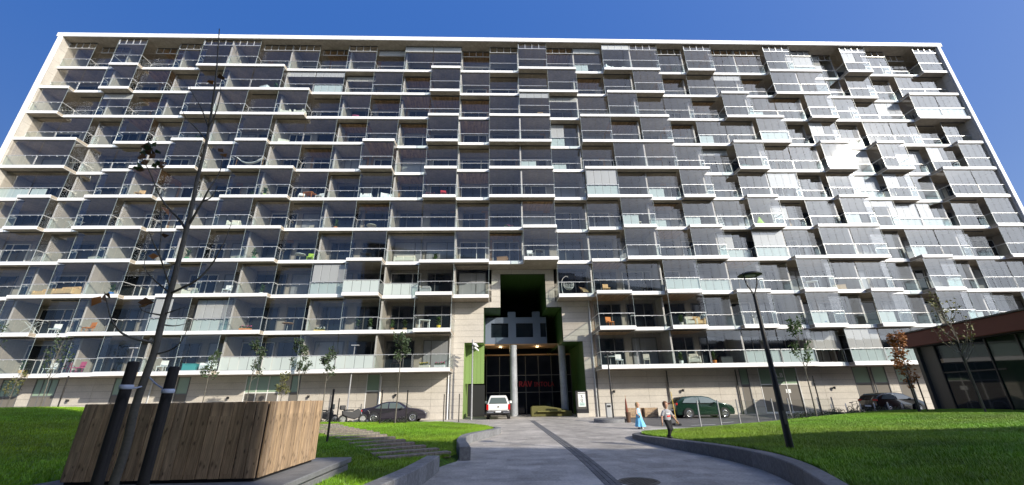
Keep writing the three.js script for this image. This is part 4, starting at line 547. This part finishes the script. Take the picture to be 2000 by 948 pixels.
function face(t, c, r, yaw, hairM) { // eyes, nose, mouth and ears on a head of radius r
  const f = new THREE.Group(); f.name = 'face'; f.position.set(...c); f.rotation.y = yaw; t.add(f); for (const s of [-1, 1]) { add('eye', new THREE.SphereGeometry(r * 0.11, 8, 6).translate(s * r * 0.36, 0, r * 0.86), MAT.black, f); add('ear', new THREE.SphereGeometry(r * 0.2, 8, 6).scale(0.4, 1, 0.7).translate(s * r * 0.93, -r * 0.05, 0), skin, f); }
  add('nose', new THREE.ConeGeometry(r * 0.13, r * 0.3, 6).translate(0, -r * 0.2, r * 0.98), skin, f); add('mouth', box(r * 0.42, r * 0.07, r * 0.05, 0, -r * 0.52, r * 0.83), mat(0.4, 0.12, 0.1, 0.6), f);
}
{ // girl in a blue dress, standing and looking to the right
  const t = thing('person', 'girl in a long light blue dress standing at the tip of the right lawn', 'person', [7.95, 0, 11.2], 0.5), S = 1.12;
  const head = [0, 1.0, 0.01];
  const body = [[[0, 0.97, 0], [0, 1.03, 0.01], 0.075, 0.08, 0.92, 1], [[0, 0.82, 0], [0, 0.93, 0], 0.032, 0.03], [[0, 0.62, 0], [0, 0.78, 0], 0.085, 0.085, 1.15, 0.8], [[0, 0.5, 0], [0, 0.62, 0], 0.09, 0.085, 1.15, 0.85], [[-0.11, 0.79, 0], [-0.15, 0.64, 0.02], 0.034, 0.027], [[-0.15, 0.64, 0.02], [-0.1, 0.56, 0.13], 0.027, 0.02], [[0.11, 0.79, 0], [0.16, 0.63, -0.01], 0.034, 0.027], [[0.16, 0.63, -0.01], [0.17, 0.49, 0.02], 0.027, 0.02], [[-0.055, 0.5, 0], [-0.06, 0.26, 0.01], 0.06, 0.042], [[-0.06, 0.26, 0.01], [-0.06, 0.05, 0], 0.042, 0.028], [[0.055, 0.5, 0], [0.07, 0.26, 0.03], 0.06, 0.042], [[0.07, 0.26, 0.03], [0.08, 0.05, 0.02], 0.042, 0.028]];
  add('body', sdf([...body, ...hand([-0.1, 0.555, 0.135], [0.3, -0.6, 0.5], 1), ...hand([0.17, 0.485, 0.02], [0.05, -1, 0.1], 1)], 0.03, 1.3, 110, [0, 0.58, 0]), skin, t);
  face(t, head, 0.08, 0.5);
  const skirt = new THREE.LatheGeometry([[0.1, 0.66], [0.115, 0.56], [0.15, 0.4], [0.19, 0.24], [0.225, 0.1], [0.215, 0.1], [0.14, 0.4], [0.09, 0.64]].map(([a, b]) => new THREE.Vector2(a, b)), 40), sp = skirt.attributes.position; for (let i = 0; i < sp.count; i++) { const y = sp.getY(i), a = Math.atan2(sp.getZ(i), sp.getX(i)), k = 1 + 0.12 * smooth(0.6, 0.1, y) * Math.sin(a * 7 + y * 3); sp.setX(i, sp.getX(i) * k + 0.05 * smooth(0.5, 0.1, y)); sp.setZ(i, sp.getZ(i) * k); } skirt.computeVertexNormals();
  add('dress_skirt', skirt, phys(0.16, 0.5, 0.78, 0.6, { sheen: 0.4 }), t); add('dress_bodice', sdf([[[0, 0.62, 0], [0, 0.79, 0], 0.1, 0.093, 1.15, 0.86]], 0.02, 0.5, 44, [0, 0.7, 0]), mat(0.42, 0.62, 0.78, 0.6), t);
  for (const [s, z] of [[-1, 0], [1, 0.02]]) add('shoe', rbox(0.07, 0.06, 0.16, 0.025, s * 0.068, 0.03, z + 0.03), s < 0 ? mat(0.06, 0.08, 0.14, 0.6) : MAT.white, t);
  add('hair', sdf([[[0, 1.03, -0.015], [0, 1.04, -0.015], 0.088, 0.088], [[0, 1.0, -0.05], [0.01, 0.8, -0.075], 0.07, 0.035, 1.1, 0.7], [[-0.05, 1.0, -0.03], [-0.07, 0.85, -0.03], 0.035, 0.02], [[0.05, 1.0, -0.03], [0.07, 0.85, -0.03], 0.035, 0.02]], 0.03, 0.5, 50, [0, 0.95, -0.03]), mat(0.42, 0.27, 0.12, 0.7), t);
  t.scale.setScalar(S);
}
{ // boy walking along the kerb with arms held out
  const t = thing('person', 'boy in a grey and red printed T-shirt and black trousers balancing on the kerb', 'person', [6.46, 0.262, 18.85], 0.25);
  const body = [[[0, 0.98, 0.0], [0, 1.03, 0.01], 0.075, 0.079, 0.92, 1], [[0.0, 0.83, 0], [0, 0.94, 0], 0.034, 0.031], [[0, 0.64, 0], [0, 0.79, 0], 0.092, 0.09, 1.2, 0.8], [[0, 0.52, 0], [0, 0.64, 0], 0.088, 0.09, 1.15, 0.85], [[-0.12, 0.8, 0], [-0.2, 0.65, -0.01], 0.036, 0.028], [[-0.2, 0.65, -0.01], [-0.235, 0.48, 0.03], 0.028, 0.021], [[0.12, 0.8, 0], [0.23, 0.66, 0], 0.036, 0.028], [[0.23, 0.66, 0], [0.33, 0.5, 0.04], 0.028, 0.021], [[-0.05, 0.52, 0], [-0.02, 0.29, 0.07], 0.064, 0.046], [[-0.02, 0.29, 0.07], [0.0, 0.06, 0.0], 0.044, 0.03], [[0.055, 0.52, 0], [0.08, 0.28, 0.02], 0.064, 0.046], [[0.08, 0.28, 0.02], [0.04, 0.07, -0.1], 0.044, 0.03]];
  add('body', sdf([...body, ...hand([-0.236, 0.475, 0.03], [-0.1, -1, 0.15], 1), ...hand([0.332, 0.495, 0.04], [0.5, -0.8, 0.2], 1)], 0.03, 1.3, 110, [0.03, 0.58, 0]), skin, t);
  face(t, [0, 1.01, 0.01], 0.08, 0.9);
  const legs = body.slice(8).map(([a, b, r, q]) => [a, b, r + 0.012, q + 0.016]); add('trousers', sdf([[[0, 0.53, 0], [0, 0.58, 0], 0.098, 0.1, 1.15, 0.88], ...legs], 0.03, 0.8, 76, [0.02, 0.34, 0]), mat(0.012, 0.012, 0.015, 0.85), t);
  add('t_shirt', sdf([[[0, 0.57, 0], [0, 0.79, 0], 0.105, 0.1, 1.2, 0.86], [[-0.12, 0.8, 0], [-0.175, 0.7, -0.005], 0.048, 0.045], [[0.12, 0.8, 0], [0.19, 0.71, 0], 0.048, 0.045]], 0.03, 0.6, 66, [0, 0.68, 0]), mat(0.36, 0.36, 0.38, 0.85), t);
  add('shirt_print', sdf([[[-0.02, 0.66, 0.06], [0.05, 0.67, 0.06], 0.045, 0.04, 1, 0.8]], 0.02, 0.3, 36, [0.02, 0.66, 0.06]), mat(0.62, 0.05, 0.04, 0.85), t); add('shirt_stripe', sdf([[[-0.05, 0.745, 0.055], [0.06, 0.75, 0.055], 0.03, 0.03, 1, 1.1]], 0.02, 0.3, 36, [0, 0.745, 0.06]), mat(0.75, 0.75, 0.76, 0.85), t);
  add('shoe', rbox(0.075, 0.06, 0.18, 0.025, 0.0, 0.03, 0.03), MAT.black, t); add('shoe', rbox(0.075, 0.06, 0.18, 0.025, 0.04, 0.045, -0.09), MAT.black, t);
  add('hair', sdf([[[0, 1.05, -0.01], [0, 1.05, -0.015], 0.086, 0.086], [[0, 1.0, -0.045], [0, 0.96, -0.05], 0.062, 0.05]], 0.03, 0.36, 44, [0, 1.02, -0.02]), mat(0.16, 0.075, 0.035, 0.75), t);
}

// ---------------------------------------------------------------- things standing on the balconies
{
  const C = { white: MAT.white, black: MAT.black, tan: mat(0.62, 0.4, 0.2, 0.85), orange: mat(0.6, 0.2, 0.04, 0.7), red: mat(0.45, 0.02, 0.03, 0.8), pink: mat(0.5, 0.1, 0.2, 0.8), blue: mat(0.05, 0.16, 0.42, 0.8), grey: MAT.grey, cream: mat(0.66, 0.62, 0.52, 0.8), lime: mat(0.4, 0.6, 0.06, 0.7), wood: mat(0.35, 0.19, 0.09, 0.7), teal: mat(0.06, 0.3, 0.3, 0.8), yellow: mat(0.7, 0.5, 0.06, 0.7), green: mat(0.06, 0.22, 0.08, 0.8) };
  const ord = ['', 'first', 'second', 'third', 'fourth', 'fifth', 'sixth', 'seventh', 'eighth', 'ninth', 'tenth', 'eleventh', 'twelfth', 'thirteenth', 'fourteenth', 'fifteenth'];
  const where = (r, c) => `on storey ${['', 'one', 'two', 'three', 'four', 'five', 'six', 'seven', 'eight', 'nine', 'ten', 'eleven'][r]}, ` + (c === 0 || c === 1 ? `${c ? 'right' : 'left'} bay over entrance` : `${ord[c < 0 ? -c : c - 1]} bay ${c < 0 ? 'left' : 'right'} of entrance`);
  const make = {
    chair(t, m) { add('seat', rbox(0.5, 0.06, 0.5, 0.02, 0, 0.43, 0), m, t); add('backrest', rbox(0.5, 0.5, 0.05, 0.02, 0, 0.7, -0.24).rotateX(-0.12), m, t); for (const x of [-0.21, 0.21]) for (const z of [-0.2, 0.2]) add('leg', bar(V(x, 0, z * 1.15), V(x, 0.42, z), 0.018), m, t); },
    armchair(t, m) { add('seat', rbox(0.75, 0.3, 0.7, 0.07, 0, 0.3, 0), m, t); add('backrest', rbox(0.75, 0.5, 0.2, 0.08, 0, 0.62, -0.3), m, t); for (const s of [-1, 1]) add('armrest', rbox(0.16, 0.5, 0.7, 0.06, s * 0.42, 0.36, 0), m, t); },
    sofa(t, m) { add('seat', rbox(1.7, 0.3, 0.7, 0.07, 0, 0.3, 0), m, t); add('backrest', rbox(1.7, 0.5, 0.2, 0.08, 0, 0.62, -0.3), m, t); for (const s of [-1, 1]) { add('armrest', rbox(0.18, 0.5, 0.7, 0.06, s * 0.86, 0.36, 0), m, t); add('cushion', rbox(0.7, 0.16, 0.6, 0.06, s * 0.38, 0.5, 0.02), m, t); } },
    table(t, m) { add('top', rbox(0.95, 0.045, 0.7, 0.015, 0, 0.72, 0), m, t); for (const x of [-0.4, 0.4]) for (const z of [-0.28, 0.28]) add('leg', box(0.04, 0.7, 0.04, x, 0.35, z), m, t); },
    round_table(t, m) { add('top', cyl(0.45, 0.45, 0.03, 0, 0.7, 0, 28), m, t); add('stem', cyl(0.03, 0.03, 0.7, 0, 0, 0, 10), MAT.grey, t); add('foot', cyl(0.22, 0.2, 0.03, 0, 0, 0, 20), MAT.grey, t); },
    potted_plant(t, m, r) { add('pot', cyl(0.13, 0.18, 0.32, 0, 0, 0, 16), m, t); const L = [], lg = leafGeo(0.12, 0.32), q = new THREE.Quaternion(); for (let i = 0; i < 46; i++) { const g = lg.clone(); q.setFromEuler(new THREE.Euler(-0.2 - r() * 1.2, r() * 6.28, 0, 'YXZ')); g.applyQuaternion(q).translate((r() - 0.5) * 0.2, 0.34 + r() * 0.5, (r() - 0.5) * 0.2); L.push(g); } add('foliage', mergeGeometries(flat(L)), leafMat.green, t); },
    flower_box(t, m, r) { add('trough', rbox(0.9, 0.24, 0.24, 0.02, 0, 0.12, 0), m, t); const L = [], F = [], lg = leafGeo(0.07, 0.16), q = new THREE.Quaternion(); for (let i = 0; i < 70; i++) { const g = lg.clone(); q.setFromEuler(new THREE.Euler(-r() * 1.3, r() * 6.28, 0, 'YXZ')); g.applyQuaternion(q).translate((r() - 0.5) * 0.85, 0.24 + r() * 0.12, (r() - 0.5) * 0.2); L.push(g); if (i % 4 === 0) F.push(new THREE.IcosahedronGeometry(0.035, 0).translate((r() - 0.5) * 0.85, 0.36 + r() * 0.12, (r() - 0.5) * 0.2)); } add('foliage', mergeGeometries(flat(L)), leafMat.green, t); add('blossom', merge(F), [C.pink, C.yellow, C.white][Math.floor(r() * 3)], t); },
    storage_box(t, m) { add('chest', rbox(0.95, 0.5, 0.5, 0.03, 0, 0.25, 0), m, t); add('lid', rbox(0.99, 0.06, 0.54, 0.02, 0, 0.53, 0), m, t); },
    hanging_chair(t, m) { add('stand', limb([V(-0.4, 0, 0), V(-0.5, 0.6, 0), V(-0.4, 1.5, 0), V(-0.05, 1.75, 0), V(0.1, 1.65, 0)], 0.03, 0.02, 8, 5), m, t); add('base_ring', new THREE.TorusGeometry(0.45, 0.025, 6, 28).rotateX(Math.PI / 2).translate(0, 0.03, 0), m, t); const ribs = []; for (let i = 0; i < 9; i++) ribs.push(new THREE.TorusGeometry(0.45, 0.012, 5, 20, 4).rotateZ(2.7).rotateY(i * 0.35).translate(0.12, 0.95, 0)); add('basket', merge(ribs), m, t); add('cushion', rbox(0.5, 0.16, 0.45, 0.07, 0.12, 0.62, 0), C.grey, t); },
    folding_rack(t, m) { const g = []; for (let i = 0; i < 8; i++) g.push(bar(V(-0.6 + i * 0.17, 0.9, -0.28), V(-0.6 + i * 0.17, 0.9, 0.28), 0.008)); add('rails', merge(g), m, t); for (const z of [-0.28, 0.28]) { add('leg', bar(V(-0.5, 0, z), V(0.4, 0.9, z), 0.012), m, t); add('leg', bar(V(0.5, 0, z), V(-0.4, 0.9, z), 0.012), m, t); } },
    play_tent(t, m) { add('canvas', new THREE.ConeGeometry(0.55, 1.0, 4).translate(0, 0.5, 0), m, t); add('ridge_pole', cyl(0.012, 0.012, 1.1, 0, 0, 0, 6), C.wood, t); },
    step_ladder(t, m) { for (const z of [-0.2, 0.2]) { add('rail', bar(V(z, 0, 0.25), V(z * 0.8, 1.5, 0), 0.02), m, t); } for (let i = 1; i < 6; i++) add('rung', box(0.36, 0.03, 0.06, 0, i * 0.25, 0.25 - i * 0.042), m, t); },
    hammock(t, m) { add('cloth', limb([V(-1.2, 1.2, 0), V(-0.6, 0.75, 0), V(0, 0.6, 0), V(0.6, 0.75, 0), V(1.2, 1.2, 0)], 0.05, 0.05, 10, 6).scale(1, 1, 3), m, t); for (const s of [-1, 1]) add('post', cyl(0.02, 0.02, 1.25, s * 1.2, 0, 0, 8), C.wood, t); },
    deck_chair(t, m) { add('sling', rbox(0.5, 0.04, 1.1, 0.015).rotateX(0.6).translate(0, 0.5, 0), m, t); for (const s of [-1, 1]) { add('rail', bar(V(s * 0.27, 0, 0.5), V(s * 0.27, 0.9, -0.5), 0.018), C.wood, t); add('leg', bar(V(s * 0.27, 0, -0.35), V(s * 0.27, 0.5, 0.1), 0.018), C.wood, t); } },
  };
  const list = [ // storey, bay, place across the bay 0..1, what, colour
    [1, -13, 0.75, 'potted_plant', 'tan'], [1, -12, 0.25, 'chair', 'white'], [1, -12, 0.75, 'chair', 'red'], [1, -11, 0.2, 'chair', 'pink'], [1, -9, 0.4, 'chair', 'white'], [1, -8, 0.3, 'storage_box', 'teal'], [1, -8, 0.75, 'armchair', 'white'], [1, -3, 0.5, 'chair', 'black'], [1, -2, 0.3, 'flower_box', 'cream'], [1, -2, 0.7, 'flower_box', 'white'],
    [1, 3, 0.3, 'round_table', 'white'], [1, 3, 0.55, 'chair', 'white'], [1, 4, 0.3, 'chair', 'cream'], [1, 5, 0.25, 'potted_plant', 'white'], [1, 5, 0.62, 'armchair', 'cream'], [1, 6, 0.15, 'potted_plant', 'orange'], [1, 6, 0.5, 'storage_box', 'black'],
    [2, -13, 0.8, 'folding_rack', 'white'], [2, -12, 0.2, 'chair', 'white'], [2, -11, 0.3, 'chair', 'orange'], [2, -7, 0.5, 'flower_box', 'orange'], [2, -6, 0.5, 'round_table', 'wood'], [2, -5, 0.3, 'flower_box', 'yellow'], [2, -4, 0.4, 'potted_plant', 'black'], [2, -4, 0.75, 'potted_plant', 'grey'], [2, -3, 0.3, 'potted_plant', 'wood'], [2, -3, 0.65, 'potted_plant', 'tan'], [2, -2, 0.25, 'table', 'white'], [2, -2, 0.65, 'potted_plant', 'yellow'], [2, 3, 0.35, 'chair', 'orange'], [2, 5, 0.35, 'potted_plant', 'cream'], [2, 5, 0.6, 'armchair', 'cream'], [2, 5, 0.85, 'armchair', 'tan'], [2, 7, 0.5, 'table', 'grey'], [2, 9, 0.4, 'deck_chair', 'blue'],
    [3, -13, 0.6, 'sofa', 'tan'], [3, -12, 0.35, 'sofa', 'tan'], [3, -11, 0.6, 'potted_plant', 'blue'], [3, -9, 0.6, 'armchair', 'cream'], [3, -8, 0.75, 'chair', 'white'], [3, -7, 0.6, 'potted_plant', 'white'], [3, -2, 0.2, 'armchair', 'grey'], [3, 2, 0.3, 'hanging_chair', 'white'], [3, 2, 0.78, 'deck_chair', 'tan'], [3, 3, 0.4, 'chair', 'tan'], [3, 4, 0.5, 'chair', 'black'], [3, 9, 0.4, 'table', 'white'], [3, 10, 0.4, 'storage_box', 'tan'],
    [4, -12, 0.6, 'storage_box', 'cream'], [4, -9, 0.4, 'potted_plant', 'green'], [4, -8, 0.7, 'storage_box', 'cream'], [4, -7, 0.3, 'potted_plant', 'green'], [4, -6, 0.5, 'round_table', 'white'], [4, -6, 0.8, 'chair', 'lime'], [4, -4, 0.4, 'table', 'black'], [4, -3, 0.5, 'sofa', 'cream'], [4, -2, 0.4, 'potted_plant', 'white'], [4, 0, 0.4, 'storage_box', 'wood'], [4, 1, 0.45, 'table', 'black'], [4, 1, 0.2, 'chair', 'white'],
    [5, -13, 0.6, 'folding_rack', 'white'], [5, -8, 0.5, 'armchair', 'cream'], [5, -6, 0.5, 'chair', 'cream'], [5, -5, 0.4, 'potted_plant', 'orange'], [5, -4, 0.4, 'round_table', 'cream'], [5, 0, 0.6, 'flower_box', 'white'], [5, 4, 0.5, 'chair', 'cream'], [5, 7, 0.2, 'step_ladder', 'white'], [5, 8, 0.35, 'play_tent', 'lime'],
    [6, -11, 0.4, 'chair', 'tan'], [6, -8, 0.7, 'potted_plant', 'white'], [6, -7, 0.2, 'potted_plant', 'lime'], [6, -6, 0.45, 'table', 'orange'], [6, -6, 0.75, 'chair', 'white'], [6, -6, 0.2, 'chair', 'white'], [6, -4, 0.2, 'armchair', 'white'], [6, -4, 0.8, 'armchair', 'white'], [6, -2, 0.2, 'flower_box', 'red'], [6, -2, 0.6, 'chair', 'red'],
    [7, -8, 0.5, 'hammock', 'white'], [7, 8, 0.3, 'deck_chair', 'teal'], [8, -10, 0.5, 'potted_plant', 'white'], [8, -7, 0.3, 'storage_box', 'cream'], [9, -7, 0.3, 'armchair', 'cream'], [9, -7, 0.75, 'armchair', 'cream'], [9, -5, 0.5, 'chair', 'pink'], [9, 1, 0.7, 'chair', 'tan'], [10, -8, 0.4, 'storage_box', 'white'], [10, -8, 0.75, 'potted_plant', 'white'], [11, -11, 0.5, 'chair', 'wood'], [11, -9, 0.3, 'chair', 'cream'], [11, 4, 0.2, 'armchair', 'white'], [11, 4, 0.75, 'chair', 'white'], [11, 6, 0.7, 'potted_plant', 'white'],
  ];
  const r = rng(91), colour = { cream: 'cream', tan: 'tan' };
  for (const [s, c, u, what, m] of list) {
    const l = bay(s, c); if (l < 0) continue; const kind = what.replace('_', ' '), lab = ['potted_plant', 'flower_box'].includes(what) ? (what === 'flower_box' ? `${m} trough of flowers` : `leafy plant in ${m} pot`) : `${m} ${kind}`, side = u < 0.45 ? ', left side' : ', right side';
    const t = thing(what, `${lab} ${where(s, c)}${side}`, what === 'potted_plant' || what === 'flower_box' ? 'plant' : kind, [lerp(XK(c), XK(c + 1), clamp(u, 0.18, 0.82)), SY(s) + TH + 0.002, LZ[l] - 0.62], (r() - 0.5) * 0.8, 'things on the balconies'); make[what](t, C[m], r); if (what === 'hammock') t.rotation.y = 0;
  }
}

// ---------------------------------------------------------------- neighbouring blocks behind the viewer: their shadow lies over the foreground
{
  const brick = mat(0.3, 0.25, 0.21, 0.85, { map: T.panel });
  const az = V(0.7188, 0, 0.6951);
  function block(label, H, ax, az0, bx, bz, deep) { // the eaves stand where the sun just clears them for the shadow's edge a-b; the end walls run with the sun to keep a made-up slot open
    const k = H / 0.4107, A = V(ax + 0.6555 * k, 0, az0 + 0.6338 * k), B = V(bx + 0.6555 * k, 0, bz + 0.6338 * k), t = thing('neighbour_block', label, 'building', [A.x, 0, A.z]), d = B.clone().sub(A), L = d.length(), e = az.clone().multiplyScalar(deep); d.normalize();
    const slab = (y0, y1, grow) => new THREE.ExtrudeGeometry(shapeOf([[-grow, grow], [d.x * L + grow, -d.z * L + grow], [d.x * L + e.x + grow, -(d.z * L + e.z)], [e.x - grow, -e.z]]), { depth: y1 - y0, bevelEnabled: false }).rotateX(-Math.PI / 2).translate(0, y0, 0);
    add('wall', uvMetres(slab(0, H - 0.2, 0)), brick, t); add('roof', slab(H - 0.19, H, 0), MAT.grey, t);
    for (let y = 1; y < H - 2.4; y += 3.2) for (let x = 1.2; x < L - 2; x += 3.4) { const o = add('window', unitBox, MAT.window, t); o.scale.set(1.7, 1.7, 0.05); o.position.set(d.x * (x + 0.85), y + 0.85, d.z * (x + 0.85)); o.rotation.y = Math.atan2(-d.z, d.x); }
  }
  block('low brick block behind the viewer, on the pavilion side', 10, 4.6, 19.1, 58, 20.4, 9); block('tall brick block behind the viewer, middle one of three', 24, -13.1, 13.9, 4.5, 18.95, 12); block('tall brick block behind the viewer, leftmost of three', 26, -62, -11, -16.3, 13.05, 12);  // slot between the two tall blocks added to let sun onto the planter side
}

// ---------------------------------------------------------------- grass
{
  const r = rng(95), blades = []; for (let i = 0; i < 9; i++) { const a = r() * 6.28, h = 0.035 + r() * 0.035, x = (r() - 0.5) * 0.09, z = (r() - 0.5) * 0.09, w = 0.0045 + r() * 0.003, lx = Math.cos(a) * h * 0.5, lz = Math.sin(a) * h * 0.5, g = new THREE.BufferGeometry(); g.setAttribute('position', new THREE.Float32BufferAttribute([x - w * Math.sin(a), -0.01, z + w * Math.cos(a), x + w * Math.sin(a), -0.01, z - w * Math.cos(a), x + lx, h, z + lz], 3)); g.computeVertexNormals(); blades.push(g); }
  const clump = mergeGeometries(blades), gm = phys(0.23, 0.42, 0.014, 0.6, { transmission: 0.3, thickness: 0, side: THREE.DoubleSide });
  function turf(label, n, pick, h) { const o = new THREE.InstancedMesh(clump, gm, n), m = new THREE.Matrix4(), q = new THREE.Quaternion(), c = new THREE.Color(); for (let i = 0; i < n; i++) { const [x, z] = pick(), s = 0.7 + r() * 0.7; q.setFromAxisAngle(V(0, 1, 0), r() * 6.28); m.compose(V(x, h(x, z), z), q, V(s * 1.2, s, s * 1.2)); o.setMatrixAt(i, m); const at = (f, q) => f[(((Math.round(z * q) % 512) + 512) % 512) * 512 + ((Math.round(x * q) % 512) + 512) % 512], k = (0.7 + r() * 0.4) * (0.62 + 0.5 * at(N.a, 40) + 0.36 * at(N.b, 34)), y = clamp(0.6 * r() + 0.8 * (at(N.a, 23) - 0.3), 0, 1); c.setRGB(k * (0.85 + 0.45 * y), k, k * (0.7 + 0.3 * y)); o.setColorAt(i, c); } o.name = numbered('grass'); o.userData = { kind: 'stuff', label, category: 'grass' }; o.castShadow = o.receiveShadow = true; scene.add(o); }
  turf('short mown grass of the right lawn', 150000, () => { for (;;) { const z = 33 - Math.pow(r(), 0.75) * 27.6, x = rightEdge(z) + 0.28 + Math.pow(r(), 1.2) * 22; if (x < 29.4 - 0.218 * (z - 4.9)) return [x, z]; } }, lawnR);
  turf('short mown grass of the left lawn', 130000, () => { for (;;) { const z = 33 - Math.pow(r(), 0.75) * 28.4, x = leftEdge(z) - 0.27 - Math.pow(r(), 1.3) * 26; if (x > -5.6 && x < -2.3 && z < 26.8 && z > 23.4) continue; if (x < -0.3 && z < 22.2 && z > 9.5) { const u = (21.4 - z) / 10.8, px = lerp(-1.35, -8.3, Math.pow(clamp(u, 0, 1), 1.05)); if (Math.abs(x - px) < 1.15 && Math.abs(Math.sin(u * 14 * Math.PI)) < 0.45) continue; } return [x, z]; } }, lawnL);
}
renderer.render(scene, camera);
